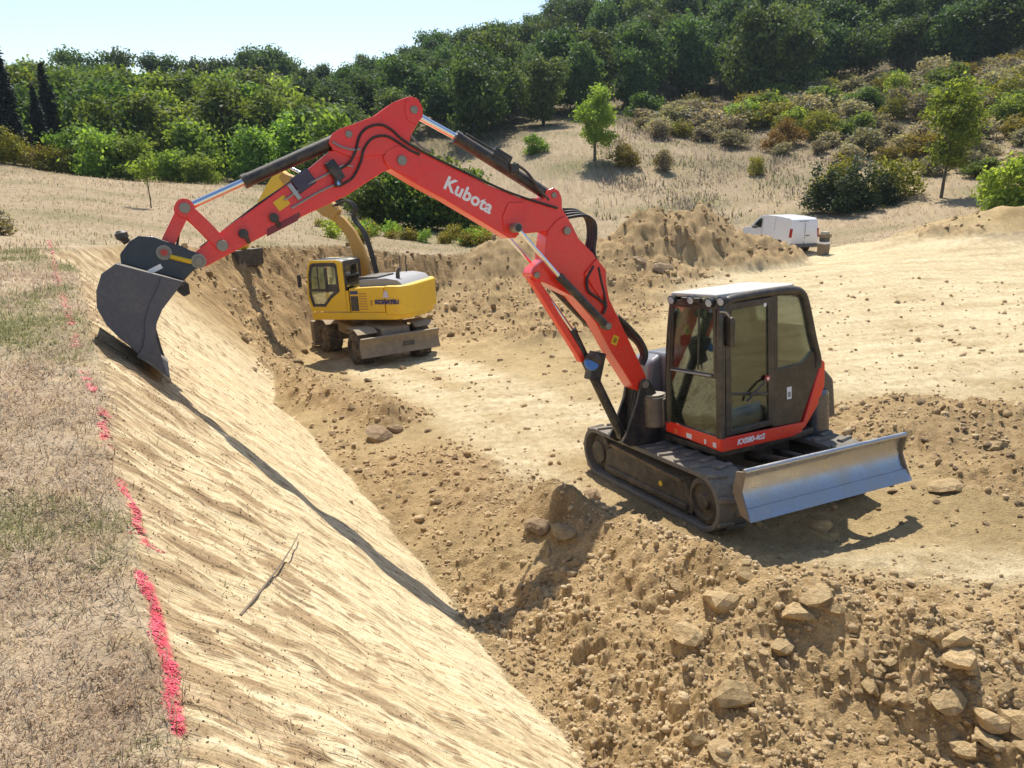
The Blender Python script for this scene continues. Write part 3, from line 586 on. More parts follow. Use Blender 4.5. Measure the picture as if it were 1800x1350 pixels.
# ------------------------------------------------------------------ stones and clods
def rock_mesh(seed, flat_=.75, cuts=11, sub=2):
    rg = np.random.default_rng(seed); bm = bmesh.new(); bmesh.ops.create_icosphere(bm, subdivisions=sub, radius=1)
    nrm = rg.normal(size=(cuts, 3)); nrm /= np.linalg.norm(nrm, axis=1)[:, None]; hh = rg.uniform(.55, 1.0, cuts)
    for v in bm.verts:
        d = np.array(v.co); d /= np.linalg.norm(d); k = nrm @ d; t = np.min(np.where(k > .05, hh / np.maximum(k, .05), 9)); t = min(t, 1.25) * (1 + .04 * math.sin(9 * d[0] + seed) * math.cos(7 * d[1]))
        v.co = Vector(d * t)
    for v in bm.verts: v.co = Vector((v.co.x * 1.05, v.co.y * .9, max(v.co.z, -.4) * flat_))
    me = bpy.data.meshes.new('stone'); bm.to_mesh(me); bm.free(); return me
def stone_mat(name, a, b):
    m, nt, bs, out = new_mat(name); tc = N(nt, 'ShaderNodeTexCoord'); oi = N(nt, 'ShaderNodeObjectInfo')
    nz = N(nt, 'ShaderNodeTexNoise', inp={'Scale': 2.6, 'Detail': 8., 'Roughness': .7}); nt.links.new(tc.outputs['Object'], nz.inputs[0])
    c = mixc(nt, ramp(nt, nz.outputs['Fac'], .3, .7), a, b); hs = N(nt, 'ShaderNodeHueSaturation'); nt.links.new(c, hs.inputs['Color']); r1 = N(nt, 'ShaderNodeMapRange', inp={3: .72, 4: 1.2}); nt.links.new(oi.outputs['Random'], r1.inputs[0]); nt.links.new(r1.outputs[0], hs.inputs['Value'])
    nt.links.new(hs.outputs[0], bs.inputs['Base Color']); bs.inputs['Roughness'].default_value = .92; bs.inputs['Specular IOR Level'].default_value = .2
    bp_ = N(nt, 'ShaderNodeBump', inp={'Strength': .7, 'Distance': .12}); nt.links.new(nz.outputs['Fac'], bp_.inputs['Height']); nt.links.new(bp_.outputs[0], bs.inputs['Normal']); return m
M_ROCK = stone_mat('sandy_stone', (.44, .30, .140), (.66, .485, .26)); M_CLOD = stone_mat('brown_clod', (.27, .18, .10), (.42, .30, .175))
ROCKS = []
for k in range(8):
    me = rock_mesh(100 + k, (.75, .45, .85, .6)[k % 4]); me.materials.append(M_ROCK); ROCKS.append(me)
CLODS = []
for k in range(3):
    me = rock_mesh(200 + k, .7, 16); me.materials.append(M_CLOD); CLODS.append(me)
def put_rock(px, py, wpx, label, mesh, name='stone', cat='stone', group=None, rot=None, sink=.50, asp=1.0):
    P = hit(px, py); d = np.linalg.norm(P - CAM); s_ = wpx / F * d / 2 * (.86 if cat == 'stone' else 1)
    o = bpy.data.objects.new(name, mesh); link(o); o.scale = (s_, s_ * asp, s_ * .95); o.location = (P[0], P[1], P[2] + s_ * (.55 - sink) * .6)
    o.rotation_euler = rot or (random.uniform(-.3, .3), random.uniform(-.3, .3), random.uniform(0, 6.3)); tag(o, label, cat, group); return o
BIG = [(992, 940, 62, 'pale slab of stone at the top of the mound by the boom shadow', 3), (1266, 1058, 78, 'ochre blocky stone high on the rubble below the left track', 0), (1398, 1078, 78, 'ochre slab tilted on the rubble right of the blocky ochre stone', 1),
       (1430, 1034, 62, 'thin flat stone jutting out above a dark hollow', 5), (1472, 1056, 36, 'small pale stone beside the thin jutting slab', 2), (1214, 1122, 66, 'pitted ochre stone with a dark gap under its lower edge', 4), (1288, 1226, 72, 'squarish tan boulder alone in the lower middle of the rubble', 0),
       (1372, 1138, 52, 'half buried round brown stone in the middle of the rubble', 6), (1515, 1146, 40, 'round grey stone among gravel right of the middle', 2), (1690, 1160, 76, 'wide orange tan block under a split rock', 4), (1683, 1128, 56, 'cracked rock sitting on the wide orange block', 0),
       (1664, 1232, 60, 'pale oval stone leaning left of the three corner boulders', 6), (1530, 1206, 44, 'tan stone with a rounded end pointing downhill', 2), (1734, 1268, 58, 'pale boulder in front of the brown corner boulder', 0), (1786, 1272, 74, 'large brown boulder cut by the right edge of the photo', 4),
       (1590, 1236, 34, 'small upright yellow stone left of the oval one', 2), (1540, 1178, 34, 'small tapered stone below the round grey one', 6), (1768, 1204, 46, 'reddish boulder above the large brown corner boulder', 2), (1696, 1318, 42, 'grey oblong stone near the bottom right corner', 6),
       (1220, 1292, 44, 'upright pale stone at the lower left of the rubble', 2), (1444, 926, 42, 'sunlit pale stone lying in the shadow before the blade', 3), (1748, 786, 44, 'lone brown boulder on the spoil behind the blade', 4), (1668, 856, 60, 'flat pale stone on the edge of the spoil at the right', 5),
       (1800, 1310, 50, 'pale round stone at the very bottom right edge', 0), (1270, 1320, 60, 'flat slab lying near the bottom of the rubble', 5), (1740, 1298, 50, 'low flat stone under the pale boulder', 5), (1560, 1160, 30, 'thin pale flake of stone pointing right', 3), (1645, 1120, 40, 'grey brown block beside the cracked rock', 2), (1190, 1018, 40, 'pale stone just below the shadow of the track', 6), (1310, 1000, 46, 'brown stone on the rim of the track shadow', 2)]
for px, py, w_, lab, k in BIG: put_rock(px, py, w_, lab, ROCKS[k])
CL = [(668, 768, 56, 'largest dark brown clod on the pit floor left of the pale wheel tracks', 0), (692, 756, 36, 'smaller dark clod touching the largest one', 1), (948, 925, 56, 'brown lump put in for the mound edge dark in the boom shadow', 2), (1042, 872, 44, 'brown clod beside the back end of the left track', 1), (1165, 474, 40, 'dark brown lump put in for a shaded hole on the bank below the spoil heap', 0), (1128, 462, 30, 'dark lump put in for a shaded hole, left of another at the foot of the spoil heap', 2)]  # heap-foot lumps stand in for shaded holes, boom-shadow lump for the dark mound edge
for px, py, w_, lab, k in CL: put_rock(px, py, w_, lab, CLODS[k], 'clod', 'clod')
# stones of middling size, one object each
pool = []; tries = 0
while len(pool) < 205 and tries < 40:
    tries += 1
    n_ = 700; px_ = rng.uniform(880, 1800, n_); py_ = rng.uniform(900, 1350, n_)
    for a, b in zip(px_, py_):
        edge = 1000 + max(0, (a - 1480)) * .42
        if b < edge + 10 and a > 1400: continue
        if a < 860 + (b - 1030) * .62: continue
        if rng.uniform() > .06 + .22 * max(0, (a - 1000) / 800) : continue
        if len(pool) < 205: pool.append((a, b))
for i, (a, b) in enumerate(pool):
    put_rock(a, b, 9 + 13 * rng.uniform() ** 2.4 + (6 if a > 1450 else 0), 'small angular stone in the rubble slope below the tracked excavator', ROCKS[i % 8], group='small stones scattered over the rubble', sink=.35)
for k in range(60):
    a, b = (rng.uniform(420, 800), rng.uniform(620, 900)) if k < 34 else (rng.uniform(1480, 1800), rng.uniform(690, 930))
    nm_ = ('small brown clod lying on the pit floor left of the pale wheel tracks', 'small clods on the left of the pit floor') if k < 34 else ('small brown clod on the spoil to the right of the blade', 'small clods on the spoil at the right')
    if k < 34 and b - 620 > (a - 420) * .95 + 40: a += 160
    put_rock(a, b, rng.uniform(9, 17), nm_[0], CLODS[k % 3], 'clod', 'clod', nm_[1], sink=.3)
# uncountable crumbs of soil
bm = bmesh.new(); bmesh.ops.create_icosphere(bm, subdivisions=1, radius=1); ico_v = np.array([v.co[:] for v in bm.verts])[:12]; bm.free()
bm = bmesh.new(); bmesh.ops.create_icosphere(bm, subdivisions=1, radius=1); bm.free()
bm = bmesh.new(); bmesh.ops.create_icosphere(bm, subdivisions=0 + 1, radius=1); ICV = np.array([v.co[:] for v in bm.verts]); ICF = np.array([[v.index for v in f.verts] for f in bm.faces]); bm.free()
def crumbs(name, x, y, size, mat, tint):
    z, rc = height(x, y); n = len(x); nv = len(ICV)
    var = rng.uniform(.5, 1.35, (n, nv, 1)); sc = rng.uniform(.6, 1.2, (n, 1, 3)); a = rng.uniform(0, 6.28, n); c, s = np.cos(a), np.sin(a)
    V = ICV[None] * var * sc * size[:, None, None]; Vx = V[..., 0] * c[:, None] - V[..., 1] * s[:, None]; Vy = V[..., 0] * s[:, None] + V[..., 1] * c[:, None]
    V = np.stack([Vx + x[:, None], Vy + y[:, None], V[..., 2] + (z + size * .15)[:, None]], -1).reshape(-1, 3)
    Fc = (ICF[None] + (np.arange(n) * nv)[:, None, None]).reshape(-1, 3)
    o = mesh_np(name, V, Fc, mat, attrs={'Col': ('POINT', 'FLOAT_COLOR', np.repeat(np.hstack([tint, np.ones((n, 1))]), nv, 0))}); tag(o, kind='stuff'); return o
x, y = scatter_wedge(150000, R(-36), R(38), 3.0, 30, .40); z, rc = height(x, y, False)
p_ = rc['rough'] * (.35 + .9 * np.clip(noise(x * 1.5, y * 1.5, 130) + .35, 0, 1)) * (1 + .5 * rc['front']) + .075 * (1 - rc['out']) * (1 - rc['cut']); m_ = rng.uniform(0, 1, len(x)) < p_ * .55
m_ &= np.hypot(x - 2.6, y - 9.1) > 1.2
x, y = x[m_], y[m_]; n_ = len(x); t_ = np.clip(noise(x * 2, y * 2, 131) * .6 + .5 + rng.normal(0, .25, n_) + .25 * (y < 7.5), 0, 1)
crumbs('soil_clods', x, y, np.clip(rng.gamma(1.7, .0062, n_), .004, .055) * np.interp(np.hypot(x, y), [3, 8, 20, 30], [1, 1.25, 2.2, 3]), M_EARTH, lerp(col_arr((.46, .315, .155)), col_arr((.82, .62, .36)), t_))
x, y = scatter_wedge(70000, R(-36), R(20), 2.0, 16, .6); z, rc = height(x, y, True); m_ = (rc['cut'] > .4) & (rng.uniform(0, 1, len(x)) < (.05 + .26 * rc['crest'] + .7 * sst(.004, .03, rc['crumb']))); x, y = x[m_], y[m_]; n_ = len(x)
crumbs('slope_crumbs', x, y, np.clip(rng.gamma(1.8, .0017, n_), .0015, .0052) * np.interp(np.hypot(x, y), [2, 16], [.9, 2.6]), M_EARTH, lerp(col_arr((.28, .19, .105)), col_arr((.52, .38, .225)), rng.uniform(0, 1, n_)))
# lumps on the far heaps and banks
x, y = scatter_wedge(26000, R(-22), R(36), 19, 44, 1.0); z, rc = height(x, y, False)
m_ = rng.uniform(0, 1, len(x)) < (sst(.1, .5, rc['heap']) + .8 * sst(.2, .6, rc['hr']) + .7 * rc['wall'] + .6 * rc['rough']) * .32 * np.clip(.4 + noise(x * .9, y * .9, 133), 0, 1); x, y = x[m_], y[m_]; n_ = len(x)
crumbs('heap_clods', x, y, np.clip(rng.gamma(1.6, .035, n_), .02, .20), M_EARTH, lerp(col_arr((.28, .19, .095)), col_arr((.58, .42, .215)), rng.uniform(0, 1, n_)))
# bent twig stuck in the face
M_TWIG = paint('twig_bark', (.16, .12, .085), .85, dust=.2)
t0_, t1_, t2_ = hit(422, 1082), hit(505, 1000) + np.array([0, 0, .05]), hit(526, 950) + np.array([0, 0, .05])
tw = [t0_ * (1 - t) ** 2 + 2 * t1_ * t * (1 - t) + t2_ * t * t for t in np.linspace(0, 1, 12)]
ob = MB().tube(tw, .007, 6, .0035).build('twig', M_TWIG); tag(ob, 'thin bent dead twig lying across the scraped slope', 'twig')

# ------------------------------------------------------------------ materials of the machines
RED = paint('red_paint', (.86, .032, .013), .32, dust=.12, coat=.35, up=.10)
BLACK = paint('black_paint', (.018, .018, .020), .42, dust=.30, up=.35, coat=.1)
CABBLK = paint('cab_black', (.020, .019, .018), .38, dust=.22, up=.25, coat=.2)
HOODGREY = paint('grey_panel', (.17, .175, .195), .35, dust=.12, up=.12, coat=.3)
ROOFGREY = paint('roof_panel', (.52, .51, .47), .5, dust=.3, up=.3)
CWT = paint('counterweight_paint', (.04, .048, .062), .26, dust=.12, coat=.5, up=.08)
RUBBER = paint('track_rubber', (.12, .12, .115), .72, dust=.4, up=.35, dscale=5, bump=.4)
FRAMEBLK = paint('undercarriage_paint', (.030, .029, .029), .6, dust=.38, up=.4)
CHROME = flat('chrome_rod', (.75, .76, .78), .10, 1.0)
PIN = paint('pin_steel', (.30, .27, .22), .45, .6, dust=.3, up=.1)
HOSE = paint('hose_rubber', (.015, .015, .016), .5, dust=.15, up=.2)
PIPE = paint('steel_pipe', (.42, .40, .38), .35, .8, dust=.15, up=.2)
STEEL = paint('worn_steel', (.47, .48, .50), .27, .95, dust=.42, dscale=4, up=.12)
BUCKET = paint('bucket_grey', (.095, .093, .105), .45, .15, dust=.18, dscale=5, up=.25, bump=.15)
BUCKET_IN = paint('bucket_steel', (.16, .155, .15), .45, .5, dust=.5)
YEL = flat('yellow_sticker', (.80, .50, .02), .45)
WHT = flat('white_sticker', (.78, .78, .76), .45)
LAMP = flat('lamp_lens', (.42, .44, .46), .12)
ORANGE = flat('orange_reflector', (.75, .16, .05), .35)
SEATM = flat('seat_fabric', (.03, .03, .032), .85)
CONS = flat('console_plastic', (.045, .043, .04), .55)
REDREF = flat('red_plastic', (.55, .05, .03), .4)
GLASS = glass_mat('cab_glass', (.90, .97, .93), .03, .006)
GLASS_D = glass_mat('door_glass', (.68, .77, .71), .03, .01)

# ------------------------------------------------------------------ red tracked excavator
YAW_U, YAW_H, TX, TY = R(-66.686), R(208.82), R(-5.539), R(-4.218)
TILT = Matrix.Rotation(TX, 3, 'X') @ Matrix.Rotation(TY, 3, 'Y'); ROTH = TILT @ Matrix.Rotation(YAW_H, 3, 'Z')
EX = empty('tracked_excavator', (2.619, 9.069, 0), ROTH, 'red tracked excavator with black cab, levelling blade and a boom arched over the slope', 'excavator')
UF = Matrix.Rotation(YAW_U - YAW_H, 4, 'Z')                        # undercarriage turned under the house
RH = np.array(ROTH); EXO = np.array([2.619, 9.069, 0])
DH = R(-4); FW = Vector((math.cos(DH), math.sin(DH), 0)); LF = Vector((-math.sin(DH), math.cos(DH), 0)); FOOT = Vector((.92, -.35, 1.42))
def B(u, w, v=0.0): return FOOT + FW * u + LF * v + Vector((0, 0, w))
def loc_plane(px, py, p0, n):
    cl = RH.T @ (CAM - EXO); dl = RH.T @ ray(px, py); n = np.array(n); t = ((np.array(p0) - cl) @ n) / (dl @ n); return Vector(cl + t * dl)
def bp(px, py, off=.14):
    "pixel of the photograph -> point on the boom plane shifted sideways by off"
    return loc_plane(px, py, FOOT + LF * off, LF)
def smooth_path(pts, k=6):
    pts = [Vector(p) for p in pts]; out = []
    for i in range(len(pts) - 1):
        p0 = pts[max(i - 1, 0)]; p1 = pts[i]; p2 = pts[i + 1]; p3 = pts[min(i + 2, len(pts) - 1)]
        for j in range(k):
            t = j / k; out.append(.5 * ((2 * p1) + (p2 - p0) * t + (2 * p0 - 5 * p1 + 4 * p2 - p3) * t * t + (3 * p1 - p0 - 3 * p2 + p3) * t ** 3))
    return out + [pts[-1]]
def stadium(hl, rad, n=12, z=.33):
    P = [(hl + rad * math.sin(a), z - rad * math.cos(a)) for a in np.linspace(0, math.pi, n)] + [(-hl - rad * math.sin(a), z + rad * math.cos(a)) for a in np.linspace(0, math.pi, n)]
    return P
fnx = lambda u, w, v: Vector((u, v, w))
lug_mesh = None
for sgn in (-1, 1):
    y0, y1 = (.65, 1.10) if sgn > 0 else (-1.10, -.65); yc = (y0 + y1) / 2
    n = 22; outer = stadium(1.15, .335, n); inner = stadium(1.15, .275, n)
    # a little sag of the upper run and a slight rise of the front idler
    belt = MB(UF).ring(outer, inner, y0, y1, fnx).build('track', RUBBER, EX, .012, 2)
    per = 2 * 2.3 + 2 * math.pi * .335; cnt = 46
    for k in range(cnt):
        s_ = per * k / cnt
        if s_ < 2.3: u, w, a = -1.15 + s_, 0.33 - .335, math.pi
        elif s_ < 2.3 + math.pi * .335: t = (s_ - 2.3) / .335; u, w, a = 1.15 + .335 * math.sin(t), .33 - .335 * math.cos(t), math.pi - t
        elif s_ < 4.6 + math.pi * .335: u, w, a = 1.15 - (s_ - 2.3 - math.pi * .335), .33 + .335, 0
        else: t = (s_ - 4.6 - math.pi * .335) / .335; u, w, a = -1.15 - .335 * math.sin(t), .33 + .335 * math.cos(t), -t
        if lug_mesh is None:
            ob = MB().prism([(-.038, 0), (.038, 0), (.024, .030), (-.024, .030)], -.115, .115, fnx).build('track_lug', RUBBER, belt, .006, 1); lug_mesh = ob.data
        else:
            ob = bpy.data.objects.new('track_lug', lug_mesh); link(ob, belt); m = ob.modifiers.new('bevel', 'BEVEL'); m.width = .006; m.segments = 1
        sh = .105 if k % 2 else -.105
        ob.matrix_local = UF @ Matrix.Translation((u, yc + sh, w)) @ Matrix.Rotation(a, 4, 'Y') @ Matrix.Rotation(R(14 if k % 2 else -14), 4, 'Z')
    f = MB(UF); ys = .02
    f.prism([(-.98, .10), (.92, .10), (.98, .20), (.80, .47), (-.70, .52), (-.95, .40)], y0 + .05, y1 - .05, fnx)
    f.prism([(-.95, .13), (.86, .13), (.86, .20), (-.95, .20)], y0 + .02, y1 - .02, fnx)
    tf = f.build('track_frame', FRAMEBLK, EX, .012)
    MB(UF).prism([(-.80, .50), (.75, .44), (.80, .475), (-.78, .54)], y0 + .015, y1 - .015, fnx).build('frame_cover', paint('rusty_brown_plate', (.10, .065, .04), .7, dust=.6) if sgn < 0 else FRAMEBLK, tf, .005)
    oy = y0 - .003 if sgn < 0 else y1 + .003; ax = (0, -1, 0) if sgn < 0 else (0, 1, 0)
    q = MB(UF); q.lathe([(.262, -.16), (.262, .0), (.20, .02), (.19, -.02), (.10, -.02), (.09, .03), (.02, .035)], (1.15, oy + (.06 if sgn < 0 else -.06), .33), ax, 28); q.build('idler_wheel', FRAMEBLK, EX, .004, 1)
    q = MB(UF); q.lathe([(.235, -.16), (.235, -.02), (.16, 0.0), (.155, .04), (.06, .05), (.02, .05)], (-1.15, oy + (.08 if sgn < 0 else -.08), .33), ax, 24)
    for k in range(12):
        a = 2 * math.pi * k / 12; q.box((-1.15 + .25 * math.cos(a), yc, .33 + .25 * math.sin(a)), (.06, .10, .05), Matrix.Rotation(-a, 3, 'Y'))
    sp_ = q.build('drive_sprocket', FRAMEBLK, EX, .004, 1)
    for k in range(5):
        q = MB(UF); xx = -.78 + k * .39; q.lathe([(.085, -.30), (.085, -.03), (.05, -.01), (.05, .01)], (xx, oy + (.09 if sgn < 0 else -.09), .115), ax, 14); q.build('track_roller', FRAMEBLK, EX)
MB(UF).cyl((.40, -1.09, .33), (.40, -1.105, .33), .035, n=6).build('grease_cap', YEL, EX)
q = MB(UF); q.box((0, 0, .47), (1.25, 1.30, .26)); q.box((.0, 0, .36), (.7, 1.4, .16)); q.build('lower_frame', FRAMEBLK, EX, .03)
MB(UF).cyl((0, 0, .58), (0, 0, .74), .52, n=40).build('slew_ring', FRAMEBLK, EX, .008)
# levelling blade
BX, BZ = 1.815, .377
prof = [(.075, .500), (.035, .455), (.006, .39), (.0, .31), (.012, .23), (.045, .145), (.085, .085)]
back = [(u - .025 - .01 * (i == 0), w) for i, (u, w) in enumerate(prof)]
bl = MB(UF).prism([(BX + u, BZ + w) for u, w in prof] + [(BX + u, BZ + w) for u, w in back[::-1]], -1.09, 1.09, fnx).build('dozer_blade', STEEL, EX, angle=40)
MB(UF).tube([(BX + .062, -1.10, BZ + .492), (BX + .062, 1.10, BZ + .492)], .028, 12).build('top_rail', STEEL, bl)
MB(UF).prism([(BX + .078, BZ + .105), (BX + .088, BZ + .105), (BX + .165, BZ - .010), (BX + .145, BZ - .012)], -1.105, 1.105, fnx).build('wear_edge', STEEL, bl, .002, 1)
for s_ in (-1, 1):
    MB(UF).prism([(BX + .09, BZ + .50), (BX - .04, BZ + .47), (BX - .10, BZ + .25), (BX + .02, BZ + .02), (BX + .155, BZ - .005), (BX + .10, BZ + .10), (BX + .03, BZ + .27)], s_ * 1.09, s_ * 1.115, fnx).build('side_plate', paint('blade_side', (.20, .17, .14), .5, .4, dust=.5), bl, .004, 1)
    q = MB(UF); q.prism([(.55, .42), (.55, .54), (1.2, .56), (BX - .02, BZ + .30), (BX - .02, BZ + .10), (1.2, .40)], s_ * .42 - .05, s_ * .42 + .05, fnx); q.build('blade_arm', FRAMEBLK, EX, .012)
q = MB(UF); q.cyl((.62, 0, .52), (1.30, 0, .60), .06, n=16); q.build('blade_cylinder', BLACK, EX); q = MB(UF); q.cyl((1.30, 0, .60), (BX - .03, 0, BZ + .30), .03, n=12); q.build('blade_rod', CHROME, EX)

# house platform
q = MB(); q.prism([(.74, -.02), (.74, .90), (-.55, .94), (-1.05, .86), (-1.28, .45), (-1.32, 0), (-1.28, -.50), (-1.02, -1.0), (.45, -1.06), (.66, -.80), (.72, -.5)], .70, .775, lambda u, v, w: Vector((u, v, w))); q.build('swing_platform', BLACK, EX, .015)
sk = MB(); sk.prism([(.765, .775), (-.50, .735), (-.535, .885), (.765, .935)], .895, .935, fnx); sk.build('cab_skirt', RED, EX, .012)
sk = MB(); sk.prism([(-.015, .835), (.925, .778), (.925, .935), (-.015, .972)], .740, .775, lambda u, w, v: Vector((v, u, w))); sk.build('cab_skirt', RED, EX, .012)
# cab shell
q = MB(); q.box((.12, .455, .945), (1.24, .86, .05)); q.build('cab_floor', CABBLK, EX, .01)
sqp = lambda pts, r_, name, mat=CABBLK, n=8: MB().tube(pts, r_, n).build(name, mat, EX, angle=50)
left_rail = smooth_path([(.745, .90, .93), (.745, .905, 1.6), (.715, .905, 2.30), (.655, .90, 2.425), (.50, .90, 2.462), (0, .90, 2.474), (-.36, .90, 2.466), (-.52, .90, 2.41), (-.60, .90, 2.27), (-.72, .90, 1.85), (-.795, .90, 1.62), (-.80, .90, 1.50)], 5)
sqp(left_rail, .052, 'cab_frame')
right_rail = smooth_path([(.735, .03, .95), (.735, .04, 1.6), (.70, .10, 2.32), (.64, .11, 2.43), (.45, .11, 2.47), (-.36, .10, 2.466), (-.52, .08, 2.40), (-.68, .05, 1.9), (-.76, .03, 1.5)], 5)
sqp(right_rail, .052, 'cab_frame')
q = MB(); q.box((.71, .50, 2.405), (.07, .76, .085)); q.box((-.55, .49, 2.40), (.06, .78, .07)); q.box((-.76, .46, 1.50), (.06, .86, .10)); q.box((.755, .46, .945), (.03, .88, .04)); q.build('cab_crossmember', CABBLK, EX, .015)
rp = MB(); rp.prism([(.73, .10), (.73, .87), (.30, .895), (-.40, .885), (-.50, .82), (-.50, .14), (-.40, .10)], 2.478, 2.528, lambda u, v, w: Vector((u, v, w))); rp.build('roof_panel', ROOFGREY, EX, .022, 3)
q = MB(); q.prism([(-.035, .91), (-.50, .885), (-.83, 1.515), (-.785, 1.655), (-.70, 1.72), (-.62, 1.655), (-.52, 1.60), (-.13, 1.585), (-.05, 1.60)], .872, .915, fnx); q.build('rear_side_panel', CABBLK, EX, .01)
q = MB(); q.prism([(-.035, .91), (-.13, .91), (-.13, 2.46), (-.035, 2.46)], .868, .921, fnx); q.build('door_pillar', CABBLK, EX, .012)
q = MB(); q.prism([(-.115, 1.57), (-.53, 1.58), (-.64, 1.66), (-.72, 1.74), (-.60, 2.24), (-.52, 2.39), (-.115, 2.43)], .888, .894, fnx); q.build('rear_side_window', GLASS, EX)
dr = MB(); dr.ring([(-.028, .945), (.700, .945), (.690, 2.35), (.62, 2.42), (-.028, 2.425)], [(.045, 1.01), (.615, 1.01), (.605, 2.27), (.575, 2.34), (.045, 2.355)], .902, .938, fnx)
dr.prism([(.045, 1.30), (.615, 1.40), (.615, 1.435), (.045, 1.345)], .910, .930, fnx)
dro = dr.build('cab_door', CABBLK, EX, .01)
MB().prism([(.03, 1.0), (.63, 1.0), (.62, 2.29), (.58, 2.36), (.03, 2.37)], .914, .920, fnx).build('door_pane', GLASS_D, dro)
h_ = MB(); h_.tube([(.40, .945, 1.30), (.36, .965, 1.34), (.16, .965, 1.47), (.10, .945, 1.50)], .014, 6); h_.build('door_handle', BLACK, dro)
MB().cyl((.075, .938, 1.51), (.075, .955, 1.51), .036, n=14).build('door_lock', REDREF, dro); MB().cyl((.075, .955, 1.51), (.075, .959, 1.51), .018, n=12).build('lock_barrel', WHT, dro)
MB().cyl((.10, .938, 2.35), (.10, .948, 2.35), .022, n=12).build('door_catch', WHT, dro)
MB().prism([(-.27, 1.20), (-.345, 1.20), (-.345, 1.345), (-.27, 1.345)], .9155, .918, fnx).build('sticker', WHT, EX)
MB().prism([(-.285, 1.225), (-.33, 1.225), (-.33, 1.285), (-.285, 1.285)], .9182, .9195, fnx).build('sticker_print', flat('sticker_grey', (.25, .25, .26)), EX)
fx_ = lambda u, w, v: Vector((v - (w - .95) * .022, u, w))
wf = MB(); wf.ring([(.07, 1.60), (.86, 1.60), (.855, 2.41), (.125, 2.41)], [(.115, 1.645), (.82, 1.645), (.815, 2.365), (.165, 2.365)], .752, .782, fx_); wfo = wf.build('windscreen_frame', CABBLK, EX, .008)
MB().prism([(.10, 1.62), (.83, 1.62), (.825, 2.38), (.15, 2.38)], .764, .769, fx_).build('windscreen', GLASS, wfo)
MB().tube([(.80, .0, 0)] * 0 + [(.775, .12, 1.615), (.778, .80, 1.63)], .012, 6).build('grab_rail', PIPE, EX)
MB().prism([(.06, .98), (.85, .965), (.85, 1.60), (.06, 1.60)], .762, .767, fx_).build('lower_windscreen', GLASS_D, EX)
w_ = MB(); w_.tube([(.765, .62, 2.37), (.772, .60, 1.95), (.775, .585, 1.68)], .011, 6); w_.build('wiper', BLACK, EX)
MB().prism([(.10, .95), (.80, .95), (.80, 1.45), (.10, 1.45)], -.77, -.764, lambda u, w, v: Vector((v, u, w + .55 - .0))).build('rear_window', GLASS, EX)
MB().prism([(.68, 1.0), (-.68, 1.0), (-.70, 1.55), (-.50, 2.38), (.62, 2.40)], .055, .061, fnx).build('right_side_window', GLASS, EX)
q = MB(); q.box((.755, .49, 2.455), (.06, .30, .055)); q.build('light_bar', CABBLK, EX, .01)
for yy, zz, xx in ((.155, 2.44, .76), (.50, 2.455, .775), (.80, 2.44, .785), (.93, 2.455, .735)):
    wl = MB(); wl.lathe([(.04, -.07), (.052, -.02), (.054, .012), (.046, .014)], (xx, yy, zz), (1, .1, -.12), 18); wlo = wl.build('work_light', SEATM, EX)
    MB().lathe([(.046, .010), (.040, .018), (.01, .022)], (xx, yy, zz), (1, .1, -.12), 18).build('lens', LAMP, wlo)
mr = MB(); mr.prism([(-.10, -.16), (.085, -.15), (.10, .14), (.06, .17), (-.08, .17), (-.105, .13)], -.035, .035, lambda u, w, v: Vector((.68 + v + u * .25, 1.00 + u * .8, 2.12 + w))); mro = mr.build('mirror', CABBLK, EX, .025, 3)
MB().tube(smooth_path([(.74, .905, 2.335), (.76, .95, 2.35), (.72, 1.0, 2.33), (.68, 1.0, 2.24)], 4), .010, 6).build('mirror_arm', PIPE, mro)
MB().prism([(.565, 1.86), (.44, 1.86), (.44, 1.99), (.565, 1.99)], .05, .07, fnx).build('warning_notice', REDREF, EX)
# inside the cab
st = MB(); st.box((-.12, .45, 1.28), (.46, .46, .13)); st.box((-.36, .45, 1.60), (.13, .44, .62), Matrix.Rotation(R(-10), 3, 'Y')); st.box((-.43, .45, 2.0), (.09, .26, .17)); st.box((-.10, .45, 1.10), (.30, .34, .24)); st.build('driver_seat', SEATM, EX, .05, 3)
for yy in (.16, .75):
    q = MB(); q.box((.10, yy, 1.36), (.52, .13, .16)); q.box((-.05, yy, 1.15), (.22, .12, .36)); q.build('armrest_console', CONS, EX, .03)
    q = MB(); q.tube([(.30, yy, 1.43), (.33, yy, 1.53), (.34, yy, 1.58)], .014, 6); q.lathe([(.018, 0), (.03, .03), (.028, .09), (.012, .12)], (.34, yy, 1.56), (.1, 0, 1), 10); q.build('joystick', CONS, EX)
for yy in (.36, .54):
    q = MB(); q.tube([(.52, yy, .97), (.56, yy, 1.25), (.50, yy, 1.44)], .012, 6); q.box((.50, yy, 1.46), (.05, .05, .08)); q.box((.50, yy, 1.02), (.24, .10, .02), Matrix.Rotation(R(-14), 3, 'Y')); q.build('travel_lever', CONS, EX)
q = MB(); q.box((.62, .20, 1.42), (.10, .20, .26), Matrix.Rotation(R(-20), 3, 'Y')); q.build('display_console', CONS, EX, .02)
